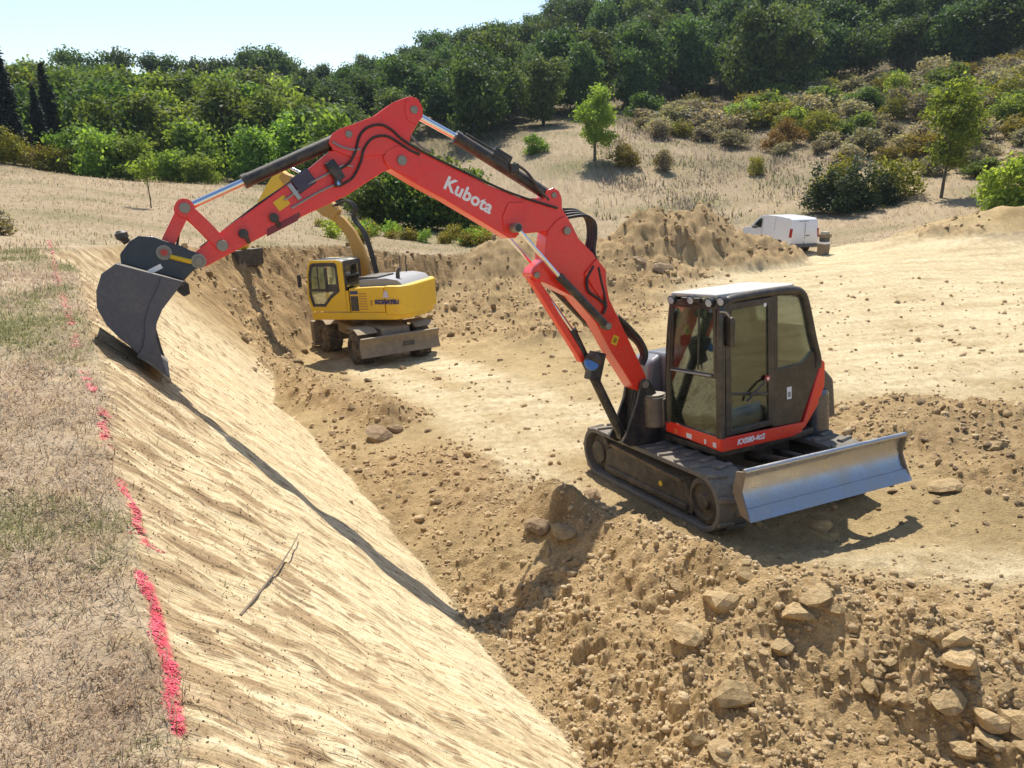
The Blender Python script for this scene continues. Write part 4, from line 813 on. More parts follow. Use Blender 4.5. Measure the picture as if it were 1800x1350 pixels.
# bodywork behind and beside the cab
def super_shell(x0, x1, y0, y1, z0, z1, rx):
    P = []
    for a in np.linspace(0, math.pi / 2, 6): P.append((y0 + rx - rx * math.cos(a), z1 - rx + rx * math.sin(a)))
    for a in np.linspace(math.pi / 2, 0, 6): P.append((y1 - rx * .5 + rx * .5 * math.cos(a), z1 - rx * .5 + rx * .5 * math.sin(a)))
    return [(y0, z0)] + P + [(y1, z0)]
fyz = lambda u, w, v: Vector((v, u, w))
hd = MB(); P = super_shell(0, 0, -1.06, -.30, .78, 1.70, .30); hd.prism(P, -.95, .40, fyz); hd.build('side_hood', HOODGREY, EX, .06, 4)
nose = MB(); nose.prism([(.36, .80), (.62, .82), (.64, 1.25), (.55, 1.60), (.36, 1.69)], -.98, -.52, fnx); nose.build('tank_cover', HOODGREY, EX, .07, 4)
eb = MB(); eb.prism([(-.42, .78), (-.42, 1.52), (-.80, 1.52), (-1.05, 1.46), (-1.24, 1.28), (-1.28, .78)], -.92, .80, fnx); eb.build('engine_bonnet', CWT, EX, .06, 4)
cw = MB(); arc = [(-1.30 + .38 * (1 - math.cos(t)) * 1.0, .93 * math.sin(t)) for t in np.linspace(-math.pi / 2, math.pi / 2, 15)]
cw.prism([(-.72, -.98), *arc, (-.72, .93)], .52, 1.20, lambda u, v, w: Vector((u, v, w))); cw.build('counterweight', CWT, EX, .07, 4)
rs = MB(); rs.prism([(-.505, .80), (-.56, .80), (-.80, 1.06), (-.90, 1.28), (-.905, 1.55), (-.845, 1.60), (-.825, 1.53)], .78, .93, fnx); rs.build('rear_side_panel', RED, EX, .018, 3)['label'] = 'red rear side panel'
# swing bracket at the front of the platform
q = MB(); q.cyl((.80, -.19, .88), (.80, -.19, 1.26), .155, n=28); q.box((.66, -.19, 1.07), (.28, .34, .34)); q.build('swing_hub', paint('dusty_bronze', (.12, .10, .085), .4, .3, dust=.5, up=.6), EX, .02)
MB().cyl((.80, -.19, 1.262), (.80, -.19, 1.285), .135, n=28).build('hub_cap', PIN, EX, .006)
q = MB()
for s_ in (-1, 1): q.prism([(-.22, -.75), (-.20, -.20), (-.07, .04), (.00, .07), (.06, .03), (.12, -.20), (.30, -.58), (.36, -.66), (.25, -.74)], s_ * .15 - .022, s_ * .15 + .022, B)
q.prism([(-.20, -.70), (-.18, -.28), (-.10, -.20), (.05, -.62), (.05, -.70)], -.13, .13, B); q.build('swing_bracket', BLACK, EX, .01)
q = MB()
for k, v in enumerate((-.10, -.04, .02, .08)): q.tube(smooth_path([B(.10 + .02 * k, -.72, v), B(.06 + .02 * k, -.35, v * 1.3), B(.03, -.05, v * 1.1 + .01), B(.0, .18, v)], 5), .021, 8)
q.build('bracket_hoses', HOSE, EX)

# boom, in its own upright plane
BASE = [(-.072, .007), (-.045, .10), (.122, .461), (.253, .731), (.415, 1.078), (.47, 1.40), (.60, 1.62), (.78, 1.80), (.858, 1.961), (.90, 2.03), (.96, 2.06), (1.057, 2.011), (1.171, 1.907), (1.202, 1.779), (1.236, 1.601), (1.37, 1.519), (1.405, 1.46), (1.398, 1.427), (1.345, 1.385), (1.268, 1.358), (.889, 1.148), (.615, .821), (.412, .424), (.27, .20), (.13, -.035), (.06, -.085), (-.03, -.075)]
bo = MB(); bo.prism(BASE, -.125, .125, B); boo = bo.build('lower_boom', RED, EX, .012, 3)
q = MB(); q.prism([(.745, 1.40), (.55, 1.10), (.46, 1.20), (.46, 1.42), (.57, 1.56)], .127, .150, B); q.build('hose_bracket', RED, boo, .006)
SEC = [(2.935, 2.70), (2.90, 2.65), (2.644, 2.486), (2.341, 2.313), (1.70, 1.908), (1.64, 1.865), (1.56, 1.862), (1.50, 1.905), (1.378, 1.903), (1.19, 1.905), (1.05, 1.84), (.93, 1.82), (.845, 1.90), (.88, 2.02), (.957, 2.136), (.955, 2.26), (.985, 2.335), (1.05, 2.375), (1.115, 2.355), (1.185, 2.262), (1.468, 2.285), (1.837, 2.44), (2.323, 2.705), (2.527, 2.815), (2.70, 2.875), (2.80, 2.87), (2.90, 2.82), (2.945, 2.76)]
so = MB(); so.prism(SEC, -.105, .105, B); soo = so.build('upper_boom', RED, EX, .012, 3)
for s_ in (-1, 1):
    MB().prism([(2.945, 2.76), (2.90, 2.82), (2.78, 2.86), (2.62, 2.80), (2.55, 2.62), (2.62, 2.52), (2.80, 2.60), (2.93, 2.69)], s_ * .107, s_ * .122, B).build('fork_cheek', RED, soo, .005)
    MB().prism([(1.42, 1.915), (1.68, 1.93), (1.70, 2.10), (1.62, 2.24), (1.44, 2.24)], s_ * .106, s_ * .121, B).build('cylinder_boss', RED, soo, .006)
DIP = [(2.73, 3.285), (2.66, 3.31), (2.58, 3.315), (2.525, 3.27), (2.495, 3.19), (2.515, 3.12), (2.61, 2.985), (2.68, 2.84), (2.72, 2.72), (2.80, 2.655), (2.95, 2.62), (3.339, 2.408), (3.919, 2.185), (4.28, 2.032), (4.70, 1.845), (4.785, 1.815), (4.855, 1.845), (4.865, 1.915), (4.815, 1.965), (4.565, 2.135), (3.696, 2.665), (3.46, 2.83), (3.30, 2.86), (3.15, 2.90), (2.98, 3.10)]
di = MB(); di.prism(DIP, -.088, .088, B); dio = di.build('dipper_arm', RED, EX, .011, 3)
for s_ in (-1, 1):
    MB().prism([(3.434, 2.838), (3.47, 2.90), (3.445, 2.965), (3.363, 3.028), (3.225, 3.070), (2.989, 3.150), (2.80, 3.27), (2.72, 3.30), (2.62, 3.33), (2.545, 3.30), (2.50, 3.22), (2.515, 3.12), (2.62, 2.99), (2.70, 2.86), (2.95, 2.78), (3.25, 2.76)], s_ * .089, s_ * .112, B).build('cylinder_bracket', RED, dio, .006)
    MB().prism([(2.60, 3.33), (2.53, 3.30), (2.49, 3.22), (2.50, 3.13), (2.58, 3.06), (2.66, 3.10), (2.68, 3.20), (2.66, 3.29)], s_ * .113, s_ * .124, B).build('rod_cheek', RED, dio, .004)
MB().prism([(4.16, 2.062), (3.86, 2.19), (3.82, 2.235), (3.83, 2.27), (4.15, 2.13)], .089, .097, B).build('protector_plate', paint('dark_red_plate', (.22, .02, .03), .4, dust=.2), dio, .003)
def pins(lst, name='pin'):
    for u, w, h, r_ in lst:
        p = MB(); p.cyl(B(u, w, -h), B(u, w, h), r_, n=20); po = p.build(name, PIN, EX, .004, 1)
pins([(.0, .0, .19, .045), (.936, 1.895, .16, .045), (1.585, 1.97, .255, .05), (.53, .78, .27, .04), (2.765, 2.715, .145, .05), (2.585, 3.20, .135, .04), (3.27, 2.98, .125, .035), (4.573, 2.01, .155, .052), (1.345, 1.44, .15, .035), (1.055, 2.29, .12, .032)])
def cylinder(pa, pm, pb, v, r_b, r_r, name='hydraulic_cylinder', eye=.05, coat=BLACK):
    a, m_, b = B(*pa, v), B(*pm, v), B(*pb, v); q = MB(); d = (b - a).normalized()
    q.cyl(a + d * eye, m_, r_b, n=22); q.cyl(m_ - d * .05, m_ + d * .012, r_b * 1.10, n=22); q.cyl(a - LF * .05, a + LF * .05, eye * 1.15, n=18); co = q.build(name, coat, EX, .004, 1)
    q = MB(); q.cyl(m_, b - d * .03, r_r, n=18); q.build('rod', CHROME, co)
    q = MB(); q.cyl(b - LF * .045, b + LF * .045, eye, n=18); q.build('rod_eye', coat, co, .004, 1); return co
ac = cylinder((1.055, 2.29), (2.115, 2.945), (2.585, 3.20), 0, .066, .036)
q = MB()
for s_ in (-1, 1): q.tube(smooth_path([B(2.02, 2.97, s_ * .05), B(1.70, 2.78, s_ * .06), B(1.55, 2.68, s_ * .06)], 4), .013, 6)
q.box(B(1.62, 2.73), (.22, .13, .10), Matrix.Rotation(R(-30), 3, 'Y')); q.box(B(1.50, 2.60, .05), (.10, .09, .10)); q.tube(smooth_path([B(1.5, 2.66, .06), B(1.36, 2.55, .09), B(1.22, 2.36, .09), B(1.12, 2.24, .10)], 5), .017, 7); q.build('cylinder_valve', BLACK, ac, .006)
bc = cylinder((3.27, 2.98), (4.285, 2.585), (4.845, 2.365), 0, .062, .034)
lc = cylinder((.255, -.63), (.874, .741), (1.345, 1.44), 0, .058, .034)
MB().prism([(1.40, 1.41), (1.38, 1.46), (1.325, 1.46), (.80, .53), (.74, .39), (.80, .36), (.845, .46)], -.06, .06, B).build('cylinder_guard', RED, lc, .012)
for s_ in (-1, 1): cylinder((.53, .78), (1.105, 1.402), (1.585, 1.97), s_ * .215, .045, .024, eye=.04)
q = MB(); q.cyl(B(.66, .40, .10), B(.72, .36, .16), .10, n=20); q.box(B(.62, .30, .06), (.16, .14, .34), Matrix.Rotation(R(-18), 3, 'Y')); q.build('boom_light', BLACK, EX, .012); MB().lathe([(.09, 0), (.08, .02), (.02, .03)], B(.72, .36, .16), LF + Vector((0, 0, .5)) + FW * .3, 18).build('boom_light_lens', flat('blue_lens', (.10, .22, .50), .1), EX)
# hoses and pipes
def hose(pix, r_=.013, off=.135, mat=HOSE, name='hose', par=None, k=6): return MB().tube(smooth_path([bp(px, py, off if not isinstance(off, (list, tuple)) else off[i]) for i, (px, py) in enumerate(pix)], k), r_, 7).build(name, mat, par or EX)
for d in (0, 1, 2, 3):
    hose([(990 + 2 * d, 368 + 5 * d), (1013 + 5 * d, 370 + 3 * d), (1030 + 5 * d, 385 + 2 * d), (1034 + 4.5 * d, 412), (1031 + 4.5 * d, 432 + 3 * d), (1030 + 6 * d, 452 + 2 * d)], .019, (-.02 + .03 * d))
hose([(1043, 468), (1032, 490), (1035, 512), (1052, 525), (1064, 538), (1060, 552)], .016, .15); hose([(1052, 470), (1057, 495), (1062, 515), (1066, 540)], .014, .15)
hose([(1082, 560), (1100, 580), (1122, 600), (1132, 622), (1126, 640)], .055, -.02, name='hose_bundle'); hose([(1085, 556), (1108, 578), (1128, 602), (1134, 628)], .03, .06, name='hose_bundle')
hose([(590, 300), (612, 288), (624, 268), (632, 240), (645, 225), (668, 219), (688, 228), (706, 244), (728, 258), (760, 275), (820, 304), (900, 340), (980, 366)], .013, .125)
hose([(600, 325), (620, 312), (634, 285), (640, 262), (655, 243), (678, 239), (700, 250), (722, 265), (738, 271)], .013, .125)
hose([(592, 303), (600, 292), (620, 292)], .010, .12, PIPE, 'pipe'); hose([(500, 352), (545, 322), (588, 300)], .011, .112, PIPE, 'pipe', k=3); hose([(512, 366), (560, 338), (600, 320)], .011, .112, PIPE, 'pipe', k=3)
hose([(640, 232), (665, 217), (690, 215), (708, 224), (724, 240), (740, 258), (758, 268)], .012, .10, paint('grey_hose', (.20, .19, .21), .5), 'hose'); hose([(584, 249), (600, 258), (620, 263), (634, 262)], .011, .125, paint('grey_hose_two', (.28, .25, .26), .5), 'hose')
hose([(390, 408), (450, 362), (500, 328), (535, 302), (548, 303), (556, 312)], .012, .06, HOSE, 'hose')
q = MB(); q.box(bp(588, 300, .13), (.10, .08, .20), Matrix.Rotation(R(30), 3, 'Y')); q.box(bp(584, 290, .15), (.07, .05, .07)); q.box(bp(594, 322, .15), (.07, .05, .07)); q.build('pipe_clamp', BLACK, dio, .008)
MB().cyl(bp(592, 318, .15), bp(597, 326, .17), .022, n=10).build('pipe_union', CHROME, dio)
q = MB(); q.box(bp(533, 318, .10), (.20, .05, .16), Matrix.Rotation(R(31), 3, 'Y')); q.build('valve_block', paint('dark_valve', (.05, .04, .07), .35, dust=.1), dio, .01)
MB().box(bp(517, 337, .10), (.045, .05, .17), Matrix.Rotation(R(31), 3, 'Y')).build('valve_band', PIPE, dio, .005)
for px, py in ((482, 383), (428, 411)):
    q = MB(); q.cyl(bp(px, py, .09), bp(px, py, .15), .045, n=18); q.tube([bp(px, py, .13), bp(px + 6, py + 8, .12), bp(px + 10, py + 16, .10)], .02, 7); q.build('hose_elbow', BLACK, dio, .006)
q = MB(); q.box(bp(495, 357, .0905), (.13, .006, .10), Matrix.Rotation(R(31), 3, 'Y')); q.build('warning_sticker', YEL, dio)
MB().box(bp(1081, 598, .1275), (.085, .006, .11), Matrix.Rotation(R(-27), 3, 'Y')).build('warning_sticker', YEL, boo); MB().box(bp(1081, 598, .131), (.045, .004, .06), Matrix.Rotation(R(-27), 3, 'Y')).build('sticker_print', flat('sticker_brown', (.35, .18, .02)), boo)
# linkage
def bar(a, b, w, t, v, name, mat=RED, par=None, bend=0):
    a2, b2 = Vector((a[0], a[1])), Vector((b[0], b[1])); d = (b2 - a2).normalized(); n_ = Vector((-d.y, d.x)); P = []
    L = (b2 - a2).length; ts = np.linspace(0, 1, 7)
    top = [a2 + d * L * t_ + n_ * (w / 2 + bend * math.sin(math.pi * t_)) for t_ in ts]; bot = [a2 + d * L * t_ + n_ * (-w / 2 + bend * math.sin(math.pi * t_)) for t_ in ts[::-1]]
    ea = [b2 + d * w * .5 * math.sin(x_) + n_ * w * .5 * math.cos(x_) for x_ in np.linspace(.3, math.pi - .3, 6)]; eb_ = [a2 - d * w * .5 * math.sin(x_) - n_ * w * .5 * math.cos(x_) for x_ in np.linspace(.3, math.pi - .3, 6)]
    m = MB(); m.prism([tuple(p) for p in top + ea + bot + eb_], v - t / 2, v + t / 2, B); return m.build(name, mat, par or EX, .006)
LP = (4.845, 2.365); GP = (4.573, 2.01); CP1 = (5.075, 1.985); DP = (4.80, 1.885)
for s_ in (-1, 1):
    bar(LP, GP, .115, .035, s_ * .125, 'guide_link', RED, bend=-.012)
    bar(LP, (5.06, 2.02), .115, .05, s_ * .075, 'bucket_link', RED)
    MB().cyl(B(*LP, s_ * .143), B(*LP, s_ * .150), .085, n=24).build('link_boss', RED, EX, .003)
MB().cyl(B(*LP, -.165), B(*LP, .165), .048, n=24).build('pin', PIN, EX, .004)
hose([(318, 372), (316, 395), (312, 428), (310, 438)], .012, .03); hose([(386, 412), (368, 424), (352, 436)], .014, .05)
# tilting quick coupler
q = MB(); CPL = [(5.335, 2.105), (5.26, 2.145), (5.135, 2.13), (5.046, 2.085), (4.92, 2.03), (4.85, 1.985), (4.76, 1.945), (4.735, 1.89), (4.76, 1.85), (4.86, 1.80), (4.95, 1.72), (5.435, 1.915), (5.43, 2.00)]
for s_ in (-1, 1): q.prism(CPL, s_ * .17 - .02, s_ * .17 + .02, B)
q.prism([(5.33, 2.05), (5.14, 2.06), (4.96, 1.94), (4.93, 1.80), (4.97, 1.74), (5.42, 1.925)], -.15, .15, B); co_ = q.build('quick_coupler', paint('coupler_black', (.016, .016, .022), .35, dust=.06, coat=.3, up=.08), EX, .012)
q = MB(); q.prism([(5.46, 1.93), (4.95, 1.725), (4.965, 1.685), (5.475, 1.888)], -.40, .52, B); q.build('bucket_adaptor', BLACK, EX, .01)
for p_ in (CP1, DP): MB().lathe([(.066, 0), (.066, .018), (.046, .020), (.044, .012)], B(*p_, .19), LF, 22).build('coupler_pin', PIN, co_); MB().cyl(B(*p_, .19), B(*p_, .215), .03, n=16).build('pin_head', REDREF if p_ is CP1 else PIN, co_)
MB().cyl(B(5.03, 1.945, .205), B(4.86, 1.885, .205), .022, n=12).build('locking_strip', YEL, co_)
q = MB(); q.cyl(B(5.36, 2.10, .10), B(5.40, 2.16, .12), .035, n=14); q.lathe([(.03, 0), (.055, .02), (.055, .06), (.03, .085)], B(5.385, 2.12, .12), (.2, 0, 1), 14); q.build('hose_swivel', BLACK, co_)
MB().box(bp(273, 473, .5215), (.115, .004, .04), Matrix.Rotation(R(23), 3, 'Y')).build('sticker', WHT, EX)
# grading bucket
BK = [(5.46, 1.923), (4.965, 1.73), (5.045, 1.64), (5.165, 1.51), (5.228, 1.395), (5.25, 1.27), (5.236, 1.15), (5.225, 1.05), (5.205, .925), (5.353, 1.073), (5.468, 1.241), (5.528, 1.307), (5.604, 1.422), (5.655, 1.575), (5.637, 1.715), (5.578, 1.849)]
STR = [(4.965, 1.73), (5.045, 1.64), (5.165, 1.51), (5.228, 1.395), (5.25, 1.27), (5.236, 1.15), (5.225, 1.05), (5.205, .925), (5.36, 1.08), (5.425, 1.135), (5.37, 1.20), (5.335, 1.30), (5.31, 1.45), (5.25, 1.58), (5.17, 1.70), (5.13, 1.795)]
bk = MB()
SHELL = [(5.46, 1.923), (5.578, 1.849), (5.637, 1.715), (5.655, 1.575), (5.604, 1.422), (5.528, 1.307), (5.468, 1.241), (5.353, 1.073), (5.205, .925)]
inn_ = [(5.445, 1.895), (5.555, 1.83), (5.61, 1.705), (5.626, 1.575), (5.578, 1.435), (5.505, 1.325), (5.445, 1.262), (5.335, 1.098), (5.205, .945)]
bk.prism(SHELL + inn_[::-1], -.60, .60, B); bk.prism([(5.46, 1.923), (4.965, 1.73), (4.975, 1.70), (5.45, 1.885)], -.60, .60, B)
bko = bk.build('bucket', BUCKET, EX, angle=50)
for s_ in (-1, 1):
    MB().prism(BK, s_ * .585, s_ * .605, B).build('side_plate', BUCKET, bko, .004, 1)
    MB().prism(STR, s_ * .606, s_ * .622, B).build('side_cutter', BUCKET, bko, .005, 2)
MB().prism([(5.195, .915), (5.37, 1.092), (5.355, 1.11), (5.19, .94)], -.625, .625, B).build('cutting_edge', BUCKET_IN, bko, .003, 1)
q = MB(); q.prism([(4.965, 1.735), (4.90, 1.68), (4.90, 1.58), (4.96, 1.56), (5.03, 1.64)], -.25, -.15, B); q.build('bucket_hook', BLACK, bko, .01)
# lettering
def lettering(txt, size, mat4, mat, parent, depth=.002, shear=0., bold=.0, space=1.0, name='lettering'):
    cu = bpy.data.curves.new(name, 'FONT'); cu.body = txt; cu.size = size; cu.extrude = depth; cu.shear = shear; cu.offset = bold; cu.space_character = space; cu.align_x = 'CENTER'; cu.align_y = 'CENTER'
    to = bpy.data.objects.new(name, cu); COL.objects.link(to); dg = bpy.context.evaluated_depsgraph_get(); me = bpy.data.meshes.new_from_object(to.evaluated_get(dg)); bpy.data.objects.remove(to)
    me.materials.clear(); me.materials.append(mat); o = bpy.data.objects.new(name, me); link(o, parent); o.matrix_local = mat4; return o
def basis(o, x, y): x = Vector(x).normalized(); z = x.cross(Vector(y)).normalized(); y = z.cross(x); m = Matrix((x, y, z)).transposed().to_4x4(); m.translation = o; return m
WLET = flat('white_lettering', (.85, .85, .84), .45)
pa, pb = bp(785, 322, .1065), bp(862, 366, .1065); lettering('Kubota', .19, basis((pa + pb) / 2, pb - pa, (0, 0, 1)), WLET, soo, bold=.006, space=1.05)
lettering('KX080-4\u03b12', .088, basis(Vector((.33, .9365, .842)), (-1, 0, -.012), (0, 0, 1)), WLET, EX, shear=.25, bold=.003)
for yy, ww in ((.15, .05), (.36, .09), (.66, .03), (.80, .05)): MB().prism([(yy, .85), (yy + ww, .847), (yy + ww, .905), (yy, .905)], .7755, .778, lambda u, w, v: Vector((v, u, w - (u - .1) * .05))).build('sticker', WHT if yy > .3 else ORANGE, EX)

# ------------------------------------------------------------------ yellow wheeled excavator
KY = paint('yellow_paint', (.82, .51, .025), .42, dust=.22, up=.15); KYD = paint('worn_orange_yellow', (.50, .27, .045), .6, dust=.6, up=.2); KBR = paint('muddy_frame', (.21, .175, .13), .75, dust=.75, up=.7)
TYRE = paint('tyre_rubber', (.045, .038, .032), .85, dust=.7, up=.4, bump=.4); RIM = paint('muddy_rim', (.13, .10, .075), .7, dust=.7); KDK = paint('dark_panel', (.03, .032, .04), .45, dust=.3); KGREY = paint('grey_bonnet', (.28, .29, .31), .45, dust=.3, up=.3)
KX, KYY = -4.05, 22.0; KZ = float(height(np.array([KX]), np.array([KYY]), False)[0][0]) + .02
kn = Vector((-.0736, .0965, 1)).normalized() if False else Vector((-.05, .05, 1)).normalized()
KT = Vector((0, 0, 1)).rotation_difference(kn).to_matrix(); YK_U, YK_H = R(-57), R(162); KROT = KT @ Matrix.Rotation(YK_H, 3, 'Z')
KE = empty('wheeled_excavator', (KX, KYY, KZ), KROT, 'yellow wheeled excavator with muddy tyres working below the far bank', 'excavator')
KU = Matrix.Rotation(YK_U - YK_H, 4, 'Z')
KE.scale = (.94, .94, .94)
for xx in (-1.30, 1.30):
    for s_ in (-1, 1):
        w = MB(KU); w.lathe([(.24, -.28), (.38, -.28), (.47, -.22), (.495, -.10), (.495, .10), (.47, .22), (.38, .28), (.28, .27), (.25, .16)], (xx, s_ * .93, .49), (0, s_, 0), 28); wo = w.build('wheel', TYRE, KE)
        for k in range(18):
            a = 2 * math.pi * k / 18; rm = Matrix.Rotation(-a, 3, 'Y')
            l = MB(KU); l.box((xx + .492 * math.cos(a), s_ * .93, .49 + .492 * math.sin(a)), (.04, .46, .075), rm @ Matrix.Rotation(R(18 if k % 2 else -18), 3, 'X')); l.build('tread_block', TYRE, wo)
        MB(KU).lathe([(.25, .10), (.255, .20), (.20, .17), (.12, .12), (.11, .20), (.04, .21)], (xx, s_ * .93, .49), (0, s_, 0), 22).build('rim', RIM, wo)
    MB(KU).box((xx, 0, .49), (.22, 1.5, .24)).build('axle', KBR, KE, .03)
q = MB(KU); q.prism([(-1.75, .75), (-1.6, .62), (1.6, .62), (1.8, .75), (1.75, 1.05), (.8, 1.12), (-.8, 1.12), (-1.7, 1.05)], -.45, .45, fnx); q.box((0, 0, .88), (1.5, 1.7, .3)); q.build('chassis', KBR, KE, .03)
for xx in (-1.3, 1.3):
    for s_ in (-1, 1): q = MB(KU); q.prism([(xx - .55, .98), (xx - .3, 1.10), (xx + .3, 1.10), (xx + .55, .98), (xx + .5, .96), (xx + .28, 1.06), (xx - .28, 1.06), (xx - .5, .96)], s_ * .60, s_ * 1.22, fnx); q.build('mudguard', KBR, KE, .01)
pr_ = [(2.12, .86), (2.06, .80), (2.02, .66), (2.04, .50), (2.12, .34)]
kb = MB(KU); kb.prism(pr_ + [(u - .05, w_) for u, w_ in pr_[::-1]], -1.25, 1.25, fnx); kb.box((2.07, 0, .875), (.14, 2.46, .05)); kbo = kb.build('stabiliser_blade', KBR, KE, .01)
MB(KU).box((2.04, .25, .58), (.05, .34, .12)).build('blade_recess', KDK, kbo)
for s_ in (-1, 1): MB(KU).prism([(1.55, .55), (1.55, .85), (2.0, .80), (2.0, .48)], s_ * .38 - .06, s_ * .38 + .06, fnx).build('blade_arm', KBR, KE, .01)
for s_ in (-1, 1): q = MB(KU); q.box((-2.0, s_ * 1.0, .62), (.28, .55, .70)); q.box((-2.0, s_ * 1.05, .22), (.4, .5, .08)); q.build('stabiliser_leg', KBR, KE, .03)
MB_ = MB
class MBK(MB_):
    'shapes of the short-tailed house'
    def __init__(self, frame=None): MB_.__init__(self, frame or Matrix.Diagonal((.84, 1, 1, 1)))
MB = MBK
MB().cyl((0, 0, 1.08), (0, 0, 1.28), .72, n=36).build('slew_ring', KDK, KE)
q = MB(); q.prism([(1.58, -1.2), (1.58, 1.22), (-.6, 1.24), (-1.7, 1.18), (-2.12, .8), (-2.22, 0), (-2.12, -.8), (-1.7, -1.2)], 1.27, 1.50, lambda u, v, w: Vector((u, v, w))); q.build('platform', KY, KE, .04, 3)
q = MB(); q.prism([(-.02, 1.50), (-.02, 2.20), (-1.0, 2.24), (-1.35, 2.24), (-1.35, 1.50)], .45, 1.235, fnx); q.build('side_body', KY, KE, .03, 3)
q = MB(); q.prism([(-.02, 1.50), (-.02, 2.15), (-1.35, 2.20), (-1.35, 1.50)], -1.20, .44, fnx); q.build('engine_body', KY, KE, .03)
arcK = [(-1.72 - .50 * math.cos(t) ** .8 if math.cos(t) > 0 else -1.72, 1.235 * math.copysign(abs(math.sin(t)) ** .45, math.sin(t))) for t in np.linspace(-math.pi / 2, math.pi / 2, 17)]
q = MB(); q.prism([(-1.36, -1.22), *arcK, (-1.36, 1.225)], 1.40, 2.26, lambda u, v, w: Vector((u, v, w))); q.build('counterweight', KY, KE, .06, 4)
q = MB(); q.prism([(-.25, 2.15), (-.25, 2.42), (-1.30, 2.46), (-1.75, 2.40), (-2.0, 2.22), (-2.0, 2.15)], -1.0, .95, fnx); q.build('bonnet', KGREY, KE, .06, 3)
MB().prism([(-.22, 2.40), (-.22, 2.50), (-.95, 2.50), (-.95, 2.42)], -.2, .9, fnx).build('bonnet_cover', KDK, KE, .02)
q = MB(); q.cyl((-1.55, .55, 2.40), (-1.55, .55, 2.58), .07, n=14); q.tube([(-1.55, .55, 2.58), (-1.60, .55, 2.66), (-1.68, .55, 2.70)], .06, 10); q.build('exhaust_stack', KDK, KE)
for xx in (-.80, -1.05): q = MB(); q.tube([(xx, -.9, 2.45), (xx, -.9, 2.95)], .018, 6); q.build('handrail_post', KDK, KE)
q = MB(); q.prism([(.10, 1.52), (.01, 1.52), (.01, 2.14), (.10, 2.14)], 1.20, 1.243, fnx); q.build('pillar_panel', KY, KE)
q = MB(); q.prism([(-.06, 1.54), (-.36, 1.54), (-.36, 1.98), (-.06, 1.98)], 1.236, 1.243, fnx); q.build('grille_panel', KDK, KE)
for k in range(7): MB().box((-.55, 1.241, 1.60 + .075 * k), (.30, .012, .03)).build('louvre', KYD, KE)
q = MB(); q.prism([(-.06, 2.03), (-.36, 2.03), (-.36, 2.13), (-.06, 2.13)], 1.236, 1.243, fnx); q.build('badge_panel', flat('blue_badge', (.05, .06, .16)), KE)
MB().box((-.86, 1.243, 1.78), (.07, .03, .16)).build('door_latch', KYD, KE, .01)
# cab
KCAB = [(1.56, 1.52), (1.66, 2.00), (1.60, 2.65), (1.48, 2.98), (1.38, 3.04), (.36, 3.04), (.16, 2.96), (.12, 2.0), (.12, 1.70), (.12, 1.52)]
hole1 = [(1.46, 1.64), (1.55, 2.02), (1.50, 2.62), (1.41, 2.88), (1.36, 2.92), (.43, 2.92), (.38, 2.88), (.36, 2.05)]
q = MB(); q.ring(KCAB, [(1.49, 1.66), (1.60, 2.00), (1.55, 2.63), (1.44, 2.92), (1.36, 2.965), (.44, 2.965), (.37, 2.89), (.35, 2.12), (.72, 1.90), (.98, 1.66)], 1.17, 1.235, fnx); q.build('cab_side_frame', KY, KE, .012)
dk = MB(); dk.ring([(1.48, 1.67), (1.59, 2.00), (1.54, 2.62), (1.435, 2.905), (1.35, 2.955), (.45, 2.955), (.38, 2.885), (.36, 2.13), (.73, 1.905), (.985, 1.67)], [(1.42, 1.75), (1.51, 2.01), (1.46, 2.58), (1.375, 2.81), (1.32, 2.85), (.52, 2.85), (.47, 2.81), (.46, 2.20), (.78, 1.98), (1.03, 1.75)], 1.18, 1.225, fnx)
dk.box((.86, 1.203, 2.45), (.11, .045, .72)); dk.box((1.18, 1.203, 2.16), (.66, .045, .07)); dk.box((.66, 1.203, 2.22), (.40, .045, .22)); dk.box((1.18, 1.203, 2.50), (.03, .04, .66)); dko = dk.build('cab_door', KDK, KE, .006)
MB().prism([(1.45, 1.71), (1.55, 2.01), (1.50, 2.60), (1.40, 2.86), (.48, 2.90), (.42, 2.84), (.41, 2.17), (.75, 1.94), (1.0, 1.71)], 1.198, 1.204, fnx).build('door_pane', GLASS, dko)
q = MB(); q.ring(KCAB, [(1.49, 1.66), (1.60, 2.00), (1.55, 2.63), (1.44, 2.92), (1.36, 2.965), (.44, 2.965), (.37, 2.89), (.35, 2.12), (.72, 1.90), (.98, 1.66)], .18, .24, fnx); q.build('cab_side_frame', KY, KE, .012)
MB().prism([(1.45, 1.9), (1.50, 2.02), (1.45, 2.62), (1.36, 2.84), (.45, 2.86), (.38, 2.80), (.36, 1.95)], .20, .206, fnx).build('side_window', GLASS, KE)
q = MB(); q.prism([(1.40, 3.035), (.28, 3.035), (.17, 2.99), (.17, 2.96), (1.50, 2.96)], .20, 1.215, fnx); q.build('cab_roof', paint('pale_roof', (.45, .43, .36), .5, dust=.3), KE, .02)
MB().prism([(.26, 1.95), (1.16, 1.95), (1.14, 2.90), (.28, 2.90)], .13, .137, fyz).build('cab_rear_window', glass_mat('dark_glass', (.18, .24, .26), .14), KE)
q = MB(); q.ring([(.20, 1.52), (1.22, 1.52), (1.21, 3.0), (.22, 3.0)], [(.28, 2.12), (1.13, 2.12), (1.12, 2.86), (.30, 2.86)], .11, .128, fyz); q.build('cab_rear_frame', KDK, KE, .01)
MB().prism([(.26, 2.0), (1.15, 2.0), (1.13, 2.90), (.28, 2.90)], 1.51, 1.516, lambda u, w, v: Vector((v + .10 - abs(w - 2.3) * .10, u, w))).build('windscreen', GLASS, KE)
